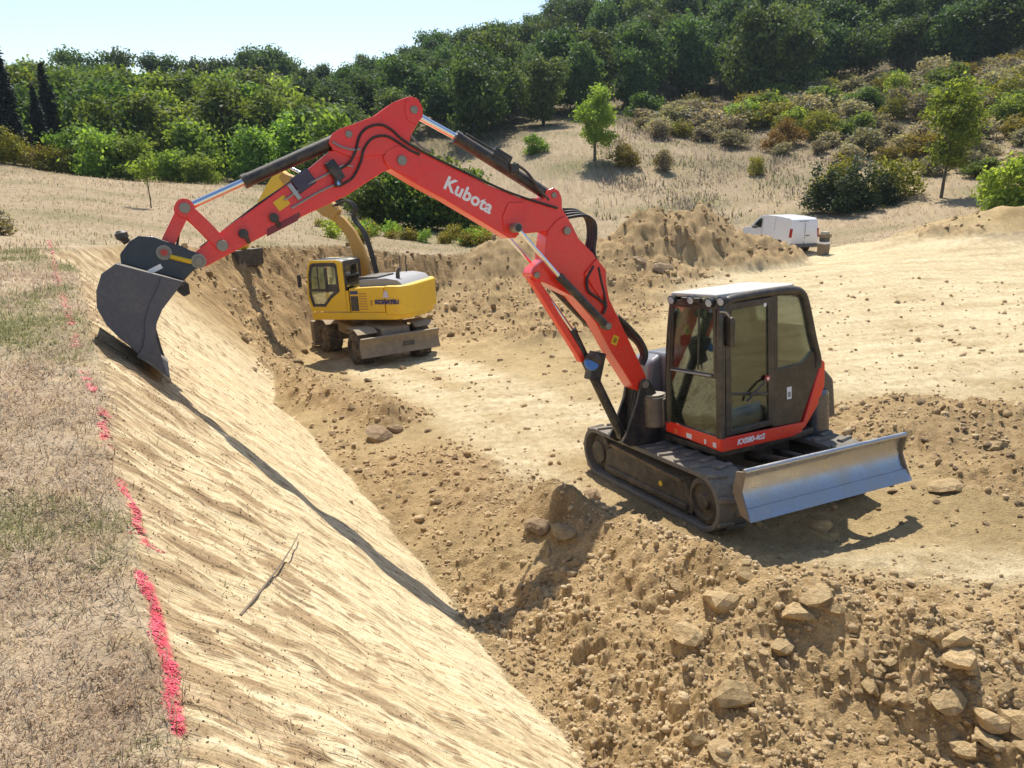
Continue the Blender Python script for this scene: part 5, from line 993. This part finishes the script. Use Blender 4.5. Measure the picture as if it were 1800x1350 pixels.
q = MB(); q.box((.55, .7, 2.0), (.45, .5, .15)); q.box((.36, .7, 2.35), (.14, .48, .7)); q.build('driver_seat', SEATM, KE, .05)
q = MB(); q.tube([(1.60, 1.22, 2.55), (1.72, 1.42, 2.55)], .015, 6); q.box((1.75, 1.46, 2.46), (.05, .16, .36)); q.build('mirror', KDK, KE, .02)
MB = MB_
# boom (right of the cab), two booms and a stick
KFO = Vector((.45, -.10, 1.75)); kR = np.array(KROT) * .94; kO = np.array([KX, KYY, KZ])
def kb2(px, py, v=0.):
    n_ = np.array([0, 1, 0.]); cl = kR.T @ (CAM - kO) / .94 ** 2; dl = kR.T @ ray(px, py) / .94 ** 2; t = ((np.array([0, -.10 + v, 0]) - cl) @ n_) / (dl @ n_); p = cl + t * dl; return (float(p[0]), float(p[2]))
kf = lambda u, w, v: Vector((u, -.10 + v, w))
b1 = [kb2(*p) for p in ((658, 520), (649, 470), (639, 434), (625, 406), (607, 384), (592, 372), (577, 366), (572, 371), (576, 380), (595, 394), (613, 417), (623, 450), (640, 520))]
q = MB(); q.prism(b1, -.10, .10, kf); k1 = q.build('lower_boom', KYD, KE, .03)
b2 = [kb2(*p) for p in ((598, 370), (588, 357), (545, 330), (512, 308), (500, 303), (494, 312), (500, 320), (530, 343), (572, 380), (590, 385))]
q = MB(); q.prism(b2, -.16, .16, kf); q.build('upper_boom', KYD, KE, .03)
b3 = [kb2(*p) for p in ((504, 304), (497, 299), (486, 306), (477, 318), (462, 345), (438, 396), (420, 430), (413, 446), (422, 450), (442, 420), (466, 380), (488, 345), (500, 326))]
q = MB(); q.prism(b3, -.15, .15, kf); q.build('stick', KY, KE, .03)
q = MB(); a, b = kb2(512, 300), kb2(600, 355); q.cyl(kf(*a, 0) + Vector((0, 0, .08)), kf(*b, 0) + Vector((0, 0, .25)), .05, n=12); q.build('stick_rod', CHROME, KE)
for s_ in (-.1, 0, .1):
    pts = [kb2(*p) for p in ((590, 362), (612, 352), (626, 366), (624, 384), (640, 405), (652, 436), (664, 480))]; MB().tube(smooth_path([kf(u, w, s_ + .06) for u, w in pts], 4), .028, 6).build('hose', HOSE, KE)
bkp = [kb2(*p) for p in ((384, 446), (400, 440), (440, 438), (443, 466), (425, 478), (402, 486), (386, 470))]
q = MB(); q.prism(bkp, -.65, .65, kf); q.build('bucket', paint('bucket_dark', (.03, .028, .028), .5, dust=.4), KE, .02)
pts = kb2(1, 1)
lettering('KOMATSU', .165, basis(Vector((-1.24, 1.268, 1.80)), (-1, 0, .0), (0, 0, 1)), flat('navy_lettering', (.03, .03, .14), .5), KE, bold=.012, space=.98)
MB().prism([(-1.12, 1.93), (-1.30, 1.93), (-1.26, 2.12), (-1.16, 2.12)], 1.236, 1.246, fnx).build('pale_emblem', flat('pale_lilac', (.55, .52, .66)), KE)

# ------------------------------------------------------------------ white van
VW = paint('white_van_paint', (.80, .80, .82), .35, dust=.08, coat=.5, up=.05); VTRIM = paint('grey_bumper', (.10, .10, .11), .6, dust=.4); VGL = glass_mat('van_glass', (.45, .62, .56), .12)
vp = at_dist(1413, 38.5); vz = gz(*vp); VYAW = math.atan2(.95, -.30); print('VAN', vp, vz, height(vp[:1], vp[1:])[1]['heap'])
VAN = empty('white_van', (vp[0], vp[1], vz + .0), Matrix.Rotation(VYAW, 3, 'Z'), 'white panel van parked behind the spoil heap with its rear doors towards the machines', 'van')
side = [(0, .38), (-.02, .62), (-.03, 1.0), (.03, 1.55), (.09, 1.74), (.22, 1.81), (1.2, 1.85), (2.2, 1.84), (2.65, 1.77), (2.95, 1.62), (3.42, 1.24), (3.55, 1.12), (4.1, 1.02), (4.32, .86), (4.38, .55), (4.34, .34), (3.95, .30)]
def arch(cx, rr=.38): return [(cx + rr * math.cos(a), .30 + rr * math.sin(a)) for a in np.linspace(0, math.pi, 9)]
prof_ = side + arch(3.55) + arch(.85) + [(.3, .30)]
q = MB()
for (ya, yb, sc_) in ((-.86, .86, 1.0),):
    q.prism(prof_, ya, yb, lambda u, w, v: Vector((u, v * (1 - max(0, w - .95) * .13), w)))
q.build('body', VW, VAN, .05, 3)
for s_ in (-1, 1):
    tz = lambda u, w, v: Vector((u, v * (1 - max(0, w - .95) * .13), w))
    MB().prism([(3.30, 1.17), (2.55, 1.15), (2.55, 1.55), (2.62, 1.66), (2.80, 1.60)], s_ * .853, s_ * .868, tz).build('side_window', VGL, VAN)
    MB().prism([(2.50, .45), (2.50, 1.72), (2.485, 1.72), (2.485, .45)], s_ * .858, s_ * .864, tz).build('door_seam', VTRIM, VAN); MB().prism([(1.42, .45), (1.42, 1.75), (1.405, 1.75), (1.405, .45)], s_ * .858, s_ * .864, tz).build('door_seam', VTRIM, VAN)
    MB().prism([(.34, .40), (3.1, .36), (3.1, .44), (.34, .48)], s_ * .855, s_ * .875, tz).build('sill_strip', VTRIM, VAN, .01)
    MB().prism([(-.035, .86), (-.035, 1.30), (.10, 1.30), (.10, .86)], s_ * .78, s_ * .872, tz).build('tail_light', flat('tail_red', (.35, .01, .015), .25), VAN, .01)
    q = MB(); q.box((2.95, s_ * .98, 1.16), (.16, .22, .16)); q.build('wing_mirror', VTRIM, VAN, .03)
    for xx in (.85, 3.55):
        w = MB(); w.lathe([(.18, -.11), (.29, -.11), (.32, -.06), (.32, .07), (.29, .11), (.20, .11)], (xx, s_ * .76, .32), (0, s_, 0), 24); wo = w.build('wheel', TYRE, VAN); MB().lathe([(.20, .07), (.19, .09), (.05, .08)], (xx, s_ * .76, .32), (0, s_, 0), 18).build('rim', PIPE, wo)
MB().prism([(-.74, 1.20), (.74, 1.20), (.62, 1.66), (-.62, 1.66)], 0, .012, lambda u, w, v: Vector((2.74 + (1.70 - w) * 1.16 + v + .10, u, w + .02))).build('windscreen', VGL, VAN)
MB().box((-.025, 0, 1.0), (.02, .012, 1.2)).build('rear_door_seam', VTRIM, VAN); q = MB(); q.box((-.05, 0, .44), (.14, 1.62, .18)); q.build('rear_bumper', VTRIM, VAN, .03)
MB().box((-.045, .25, .72), (.012, .50, .11)).build('number_plate', WHT, VAN); MB().box((-.045, -.16, .95), (.03, .22, .05)).build('door_handle', VTRIM, VAN); MB().box((-.04, .12, 1.68), (.02, .55, .03)).build('high_brake_light', VTRIM, VAN)
VAN.scale = (.89, .89, .89)
# small stack of crates beside the van
cp_ = at_dist(1449, 38.0); cz = gz(*cp_)
CR = empty('crate_stack', (cp_[0], cp_[1], cz), Matrix.Rotation(.5, 3, 'Z'), 'small brown stand with a white band standing right of the white van', 'site box')
CBR = paint('weathered_wood', (.22, .16, .10), .8, dust=.4); MB().box((0, 0, .24), (.40, .36, .48)).build('base_box', CBR, CR, .01); MB().box((0, 0, .53), (.41, .37, .10)).build('white_band', WHT, CR, .01); MB().box((0, 0, .67), (.34, .3, .18)).build('dark_gap', KDK, CR, .01); MB().box((0, 0, .84), (.44, .38, .14)).build('tray', CBR, CR, .01); MB().box((0, 0, .97), (.3, .26, .12)).build('lid', paint('pale_box', (.5, .45, .38), .7), CR, .01)

# ------------------------------------------------------------------ trees and shrubs
L_FOREST = leaf_mat('forest_leaves', (.038, .074, .028), (.125, .182, .054), .48, .38)
L_LIGHT = leaf_mat('light_leaves', (.125, .205, .036), (.33, .44, .085), .58, .25)
L_MID = leaf_mat('mid_leaves', (.065, .115, .026), (.19, .265, .058), .5, .25)
L_CYP = leaf_mat('cypress_leaves', (.012, .022, .014), (.030, .048, .024), .12, .2)
L_YEL = leaf_mat('yellow_leaves', (.14, .14, .022), (.32, .28, .045), .42, .25)
L_DRY = leaf_mat('dry_twigs', (.20, .175, .115), (.43, .385, .265), .45, .3)
L_OCH = leaf_mat('ochre_leaves', (.17, .11, .02), (.30, .20, .04), .3, .2)
L_JUN = leaf_mat('juniper_leaves', (.028, .045, .018), (.095, .115, .034), .28, .2)
BARK = paint('bark', (.12, .09, .065), .9, dust=.1, bump=.5); BARK_D = paint('dark_bark', (.05, .042, .035), .9, dust=.05)
def leaf_cloud(lobes, n, size, seed, name, mat, hollow=.55, droop=0., up=.3, spread_=2.2):
    "leaf-sized faces in clumps spread through the lobes (x, y, z, rx, ry, rz)"
    rg = np.random.default_rng(seed); w = np.array([l[3] * l[4] * l[5] for l in lobes]) ** .67; w /= w.sum(); nc = max(8, n // 14)
    li = rg.choice(len(lobes), nc, p=w); L = np.array(lobes)[li]; d = rg.normal(size=(nc, 3)); d /= np.linalg.norm(d, axis=1)[:, None]
    rad = (hollow + (1 - hollow) * rg.uniform(0, 1, nc)) ** .6 * rg.uniform(.8, 1.08, nc); cc = L[:, :3] + d * L[:, 3:] * rad[:, None]; ctone = rg.normal(0, .22, nc)
    ci = rg.integers(0, nc, n); sp = size * spread_; P = cc[ci] + rg.normal(0, 1, (n, 3)) * sp * np.array([.55, .55, .42])
    nrm = d[ci] * .7 + rg.normal(0, .75, (n, 3)) + np.array([0, 0, up]); nrm /= np.linalg.norm(nrm, axis=1)[:, None]
    t = np.cross(nrm, rg.normal(size=(n, 3))); t /= np.linalg.norm(t, axis=1)[:, None] + 1e-9; b = np.cross(nrm, t)
    s = size * rg.uniform(.6, 1.35, n)[:, None]; a = t * s * .62; bb = b * s * .36
    V = np.stack([P - a, P + bb - nrm * s * .08, P + a, P - bb - nrm * s * .08], 1).reshape(-1, 3); Fq = np.arange(n * 4).reshape(-1, 4)
    V[:, 2] = np.maximum(V[:, 2], .02)
    tone = np.clip(.5 + ctone[ci] + rg.normal(0, .2, n), 0, 1)
    o = mesh_np(name, V, Fq, mat, attrs={'tone': ('FACE', 'FLOAT', tone)}); me = o.data; bpy.data.objects.remove(o); return me
def limb_mesh(h, r0, seed, lean=.06, limbs=5, mat=BARK, spread=.35):
    rg = random.Random(seed); q = MB(); pts = [Vector((0, 0, -.15))]
    for k in range(1, 7): pts.append(Vector((rg.uniform(-lean, lean) * h * k / 6, rg.uniform(-lean, lean) * h * k / 6, h * k / 6)))
    q.tube(pts, r0, 8, r0 * .3)
    for k in range(limbs):
        t = rg.uniform(.3, .9); i = int(t * 6); p = pts[i]; a = rg.uniform(0, 6.28); e = p + Vector((math.cos(a), math.sin(a), rg.uniform(.5, 1.1))) * h * spread * (1.15 - t * .5); q.tube([p, (p + e) / 2 + Vector((0, 0, .05 * h)), e], r0 * .42, 6, r0 * .1)
    o = q.build('trunk', mat); me = o.data; bpy.data.objects.remove(o); return me
def lobes_round(n, R0, H, z0, seed, k=.5):
    rg = random.Random(seed); L = []
    for i in range(n):
        a = rg.uniform(0, 6.28); rr = R0 * math.sqrt(rg.random()) * .72; z = z0 + H * rg.uniform(.12, .88); f = 1 - .55 * abs((z - z0) / H - .4); s_ = R0 * rg.uniform(.32, k) * f; L.append((math.cos(a) * rr * f, math.sin(a) * rr * f, z, s_, s_, s_ * .8))
    L.append((0, 0, z0 + H * .5, R0 * .55, R0 * .55, H * .42)); return L
class Kind:
    def __init__(self, name, crowns, trunks, cname='crown'): self.name, self.crowns, self.trunks, self.cname = name, crowns, trunks, cname
    def put(self, x, y, s, label, cat, group=None, rot=None, k=None, sz=1.0, z=None):
        i = random.randrange(len(self.crowns)) if k is None else k; z = gz(x, y) if z is None else z
        o = bpy.data.objects.new(self.name, None); link(o); o.location = (x, y, z - .05); o.scale = (s, s, s * sz); o.rotation_euler = (0, 0, random.uniform(0, 6.28) if rot is None else rot); tag(o, label, cat, group)
        c = bpy.data.objects.new(self.cname, self.crowns[i]); link(c, o)
        if self.trunks: t = bpy.data.objects.new('trunk', self.trunks[i % len(self.trunks)]); link(t, o)
        return o
K_FOREST = Kind('forest_tree', [leaf_cloud(lobes_round(13, 3.4, 6.4, .8, 20 + k), 6200, .30, 30 + k, 'crown', L_FOREST, .6) for k in range(4)], [limb_mesh(6, .2, 3 + k, .05, 6, BARK_D) for k in range(2)])
K_LIGHT = Kind('hillside_tree', [leaf_cloud(lobes_round(11, 2.3, 3.7, .15, 40 + k), 4600, .22, 50 + k, 'crown', L_LIGHT, .6) for k in range(3)], [limb_mesh(3.2, .11, 9 + k, .06, 5, BARK_D) for k in range(2)])
K_MID = Kind('hillside_tree', [leaf_cloud(lobes_round(11, 2.4, 4.3, .15, 60 + k), 4600, .23, 65 + k, 'crown', L_MID, .6) for k in range(3)], [limb_mesh(3.6, .13, 19 + k, .06, 5, BARK_D) for k in range(2)])
K_BUSH = Kind('green_bush', [leaf_cloud(lobes_round(9, 1.5, 2.1, .0, 70 + k), 3600, .15, 75 + k, 'foliage', L_LIGHT, .6) for k in range(3)], None, 'foliage')
K_DBUSH = Kind('dark_bush', [leaf_cloud(lobes_round(9, 1.5, 2.2, .0, 80 + k), 3600, .16, 85 + k, 'foliage', L_MID, .6) for k in range(3)], None, 'foliage')
K_CYP = Kind('cypress_tree', [leaf_cloud([(0, 0, .6 + 9 * t, 1.0 * (1 - t) ** .7 * (.45 + min(1, t * 6) * .55) + .08,) * 1 + (1.0 * (1 - t) ** .7 * (.45 + min(1, t * 6) * .55) + .08, .7) for t in np.linspace(0, 1, 34)], 12000, .19, 90 + k, 'crown', L_CYP, .6, up=1.2, spread_=.9) for k in range(2)], [limb_mesh(5, .15, 29, .01, 0, BARK_D)])
yl = lobes_round(20, 1.75, 5.2, .25, 95, .42); yl2 = lobes_round(18, 1.7, 4.4, 1.3, 97, .42)
K_YOUNG = Kind('young_tree', [leaf_cloud(yl, 7000, .15, 96, 'crown', L_LIGHT, .45), leaf_cloud(yl2, 5200, .15, 98, 'crown', L_LIGHT, .4)], [limb_mesh(4.6, .11, 33, .02, 9, BARK, .24), limb_mesh(4.8, .08, 34, .02, 9, BARK, .24)])
K_YEL = Kind('yellow_bush', [leaf_cloud(lobes_round(8, 1.4, 1.9, .0, 100 + k), 3200, .12, 105 + k, 'foliage', L_YEL, .6) for k in range(2)], None, 'foliage')
K_DRY = Kind('dry_shrub', [leaf_cloud(lobes_round(9, 1.3, 1.7, .0, 110 + k, .45), 2300, .15, 115 + k, 'foliage', L_DRY, .3, up=.0) for k in range(4)], [limb_mesh(1.2, .05, 39 + k, .2, 12, BARK, .6) for k in range(2)], 'foliage')
K_OCH = Kind('ochre_bush', [leaf_cloud(lobes_round(8, 1.4, 1.7, .0, 120), 2800, .13, 125, 'foliage', L_OCH, .5)], None, 'foliage')
K_SAP = Kind('sapling', [leaf_cloud(lobes_round(7, .7, 1.6, 1.1, 130, .5), 420, .13, 131, 'crown', L_LIGHT, .3)], [limb_mesh(2.5, .03, 40, .05, 6, BARK, .25)])
K_TUFT = Kind('weed', [leaf_cloud(lobes_round(5, .5, .8, .0, 140 + k), 420, .10, 142 + k, 'foliage', L_LIGHT if k else L_YEL, .3) for k in range(2)], None, 'foliage')
sp_l = []
for k in range(15):
    rg_ = random.Random(k); cx_, cy_, hh_ = rg_.uniform(-2.6, 2.6), rg_.uniform(-1.1, 1.1), rg_.uniform(1.6, 3.0)
    for t in np.linspace(0, 1, 6): sp_l.append((cx_, cy_, hh_ * (.1 + .85 * t), .55 * (1.05 - t), .55 * (1.05 - t), hh_ * .16))
K_JUN = Kind('juniper_thicket', [leaf_cloud(sp_l, 9500, .13, 150, 'foliage', L_JUN, .5, up=1.0)], None, 'foliage')
def P_(px, d): return at_dist(px, d)
def height_px(px, d, pxh): return pxh / F * (d * CP + 1.2)
# single plants
K_YOUNG.put(*P_(1043, 63), 1.10, 'full leafy green tree standing alone at the foot of the dark forest', 'tree', k=0, sz=1.0)
K_YOUNG.put(*P_(1648, 53), 1.22, 'slender young tree with bare lower trunk and a round shadow at its foot', 'tree', k=1, sz=1.0)
K_YEL.put(*P_(1092, 62), .98, 'round yellow green bush just right of the lone leafy tree', 'bush')
K_DRY.put(*P_(1160, 62), .85, 'bare brown shrub right of the round yellow green bush', 'shrub', k=0)
K_BUSH.put(*P_(940, 66), .75, 'small bright green bush left of the lone leafy tree', 'bush')
K_BUSH.put(*P_(1182, 74), .55, 'little bright green shrub at the edge of the forest, above the brown shrub', 'bush')
K_JUN.put(*P_(1505, 50), 1.18, 'broad dark juniper thicket left of the slender young tree', 'thicket', rot=.1)
K_YEL.put(*P_(1470, 54), 1.3, 'yellow green bush rising behind the left of the juniper thicket', 'bush'); K_YEL.put(*P_(1560, 53.5), 1.35, 'pale yellowish bush behind the right of the juniper thicket', 'bush')
K_BUSH.put(*P_(1770, 46.5), 1.25, 'large bright bush at the right edge below the scrub', 'bush'); K_YEL.put(*P_(1815, 47.5), 1.4, 'yellowish bush cut by the right edge beside the large bright bush', 'bush')
K_BUSH.put(*P_(1555, 88), 1.15, 'bright green sapling clump high in the scrub below the forest', 'bush', sz=1.25); K_OCH.put(*P_(1372, 72), 1.25, 'orange ochre bush in the middle of the scrub', 'bush'); K_OCH.put(*P_(1352, 70), .9, 'smaller ochre bush left of the orange one', 'bush')
K_YEL.put(*P_(1425, 74), 1.4, 'yellow green bush right of the orange ochre bush', 'bush'); K_YEL.put(*P_(1740, 80), 1.7, 'yellow green bush high in the scrub near the right edge', 'bush'); K_YEL.put(*P_(1325, 62), .5, 'small yellow weed standing alone in front of the scrub', 'bush', sz=1.6)
K_YOUNG.put(*P_(1655, 66), .9, 'yellowish young tree hidden behind the slender young tree', 'tree', k=1)
K_SAP.put(*P_(275, 36), .92, 'thin pale sapling alone in the dry meadow', 'sapling')
for px, d, s, lab in ((16, 65, .84, 'leftmost tall dark cypress at the edge of the photo'), (38, 66, .82, 'tall dark cypress second from the left edge'), (-6, 63, .76, 'cypress cut by the left edge of the photo'), (113, 70, .66, 'lone slim cypress right of the tall pair'), (92, 68, .50, 'short cypress between the tall pair and the slim one')):
    K_CYP.put(*P_(px, d), s * 1.25, lab, 'tree', sz=.86)
for px, d, s, lab, kd in ((200, 58, 1.55, 'big light green bush at the front of the left hillside', K_BUSH), (245, 57.5, 1.35, 'light green bush right of the big one on the left meadow edge', K_BUSH), (160, 60, 1.5, 'light green bush left of the big one on the meadow edge', K_BUSH), (303, 57, 1.0, 'small lime bush second from the right of the front row', K_BUSH), (362, 55.5, .85, 'small lime bush at the right end of the front row', K_BUSH), (35, 60, 1.1, 'low pale bush under the cypresses', K_YEL), (120, 59, .9, 'yellowish low bush between the cypresses and the light bushes', K_YEL), (95, 60, .9, 'low yellow green bush at the foot of the short cypress', K_YEL), (340, 57, .8, 'low lime shrub between the two small lime bushes', K_BUSH)):
    kd.put(*P_(px, d), s, lab, 'bush')
K_DRY.put(*P_(12, 21), .5, 'dry brown weed clump at the left edge of the meadow', 'shrub', k=1)
for i, (px, d, s) in enumerate(((650, 39, 1.0), (690, 40, 1.25), (735, 40.5, 1.2), (780, 39.5, 1.25), (825, 39, .95), (670, 44, 1.4), (720, 46, 1.6), (770, 45, 1.5), (815, 45, 1.3), (640, 48, 1.4), (600, 50, 1.5), (560, 52, 1.3))):
    K_DBUSH.put(*P_(px, d), s, 'dark green bush in the thicket under the red boom' if d < 47 else 'dark green bush behind the red dipper arm', 'bush', 'bushes in the dip under the boom')
# forest on the right-hand hill
def spread(n, pxr, base, depth, gap, seed, keep=None):
    rg = random.Random(seed); pts = []; t = 0
    while len(pts) < n and t < 40000:
        t += 1; px = rg.uniform(*pxr); b_ = base(px); d = b_ + depth * rg.random() ** 1.25; p = P_(px, d)
        if keep and not keep(px, d): continue
        if all((p[0] - q[0]) ** 2 + (p[1] - q[1]) ** 2 > gap * gap for q, _, _ in pts): pts.append((p, px, d))
    return pts
fbase = lambda px: float(np.interp(px, [540, 640, 700, 880, 1000, 1150, 1300, 1450, 1600, 1800, 2000], [60, 68, 74, 75, 85, 90, 94, 100, 105, 109, 111]))
pts_ = spread(235, (520, 1960), fbase, 78, 4.05, 3)
zz_ = height(np.array([p[0][0] for p in pts_]), np.array([p[0][1] for p in pts_]), False)[0]
for (p, px, d), z in zip(pts_, zz_):
    front_ = d - fbase(px) < 7
    K_FOREST.put(p[0], p[1], random.uniform(.8, 1.25) * float(np.interp(px, [520, 620, 950], [.58, .70, 1])), 'dark forest tree at the lower edge of the wood on the right hill' if front_ else 'dark forest tree in the dense wood on the right hill', 'tree', 'trees along the lower edge of the forest' if front_ else 'trees of the dense forest', sz=random.uniform(.9, 1.2), z=float(z))
# left-hand hillside
lbase = lambda px: float(np.interp(px, [-250, 0, 200, 400, 560], [64, 63, 62, 59, 57]))
pts_ = spread(190, (-230, 600), lbase, 80, 3.1, 5, lambda px, d: not (px > 520 and d > 80) and not (px < 130 and d < 78))
zz_ = height(np.array([p[0][0] for p in pts_]), np.array([p[0][1] for p in pts_]), False)[0]
for (p, px, d), z in zip(pts_, zz_):
    lt = noise(np.array([p[0] * .06]), np.array([p[1] * .06]), 200)[0] + random.uniform(-.25, .25) > -.08
    sky_ = d > 128
    if sky_: K_FOREST.put(p[0], p[1], random.uniform(.45, .75), 'dark tree on the skyline of the left hill', 'tree', 'trees on the left skyline', z=float(z))
    else: (K_LIGHT if lt else K_MID).put(p[0], p[1], random.uniform(.9, 1.55), 'light green tree in the woods on the left hillside' if lt else 'mid green tree in the woods on the left hillside', 'tree', 'light trees on the left hillside' if lt else 'darker trees on the left hillside', z=float(z))
for px, d, s, lab in ((455, 128, 1.15, 'left half of the tall dark tree pair on the skyline'), (485, 126, 1.25, 'tall broad dark tree on the skyline left of the forest'), (512, 127, 1.05, 'dark tree on the skyline touching the tall broad one'), (225, 133, 1.15, 'small dark skyline tree above the light hillside'), (160, 135, 1.1, 'dark skyline tree right of the cypresses'), (300, 132, 1.1, 'flat topped dark tree in the skyline gap'), (355, 132, 1.05, 'skyline tree right of the flat topped one'), (405, 131, 1.05, 'round skyline tree left of the tall pair')):
    K_FOREST.put(*P_(px, d), s, lab, 'tree')
K_DRY.put(*P_(170, 92), 2.0, 'grey leafless tree top on the left hillside', 'tree', k=2); K_OCH.put(*P_(125, 84), 1.4, 'reddish brown bush below the lone slim cypress', 'bush')
# scrub on the right slope
sb = lambda px: float(np.interp(px, [1100, 1200, 1350, 1480, 1600, 1700, 1800, 1980], [68, 66, 64, 58, 56, 54, 52, 50]))
pts_ = spread(135, (1110, 1960), lambda px: sb(px) + 5, 55, 2.2, 8, lambda px, d: d < fbase(px) - 2 and not (1610 < px < 1700 and d < 60))
zz_ = height(np.array([p[0][0] for p in pts_]), np.array([p[0][1] for p in pts_]), False)[0]
for (p, px, d), z in zip(pts_, zz_):
    u = random.random()
    kd, lab, gr = (K_DRY, 'grey brown leafless shrub in the scrub on the right slope', 'dry shrubs on the right slope') if u < .62 else (random.choice([K_DBUSH, K_BUSH]), 'small green bush in the scrub on the right slope', 'green bushes on the right slope') if u < .80 else (K_YEL, 'small yellow green bush in the scrub on the right slope', 'yellow green bushes on the right slope')
    kd.put(p[0], p[1], random.uniform(.7, 1.45) * (1 + .35 * (d > 75)), lab, 'shrub' if u < .62 else 'bush', gr, z=float(z), sz=random.uniform(.55, .85))
# weeds along the edge of the excavation
for i in range(46):
    px, d = (random.uniform(640, 900), random.uniform(33.5, 37.5)) if i < 34 else (random.uniform(560, 640), random.uniform(31, 36))
    K_TUFT.put(*P_(px, d), random.uniform(.5, 1.0), 'low green weed on the far edge of the excavation', 'weed', 'weeds on the far edge of the excavation')
bpy.context.view_layer.update()

# thin summer haze over the whole place
hz = MB().box((0, 0, 32.5), (2000, 2000, 87)).build('haze', None, None, smooth=False); hz['kind'] = 'stuff'
hm = bpy.data.materials.new('haze_air'); hm.use_nodes = True; hn = hm.node_tree; hn.nodes.remove(hn.nodes['Principled BSDF'])
pv = hn.nodes.new('ShaderNodeVolumePrincipled'); pv.inputs['Color'].default_value = (.74, .86, 1.0, 1); pv.inputs['Density'].default_value = .00022; pv.inputs['Anisotropy'].default_value = .25
hn.links.new(pv.outputs[0], hn.nodes['Material Output'].inputs['Volume']); hz.data.materials.clear(); hz.data.materials.append(hm)
print('ZRANGE', GZ.min(), GZ.max())
bpy.context.view_layer.update()
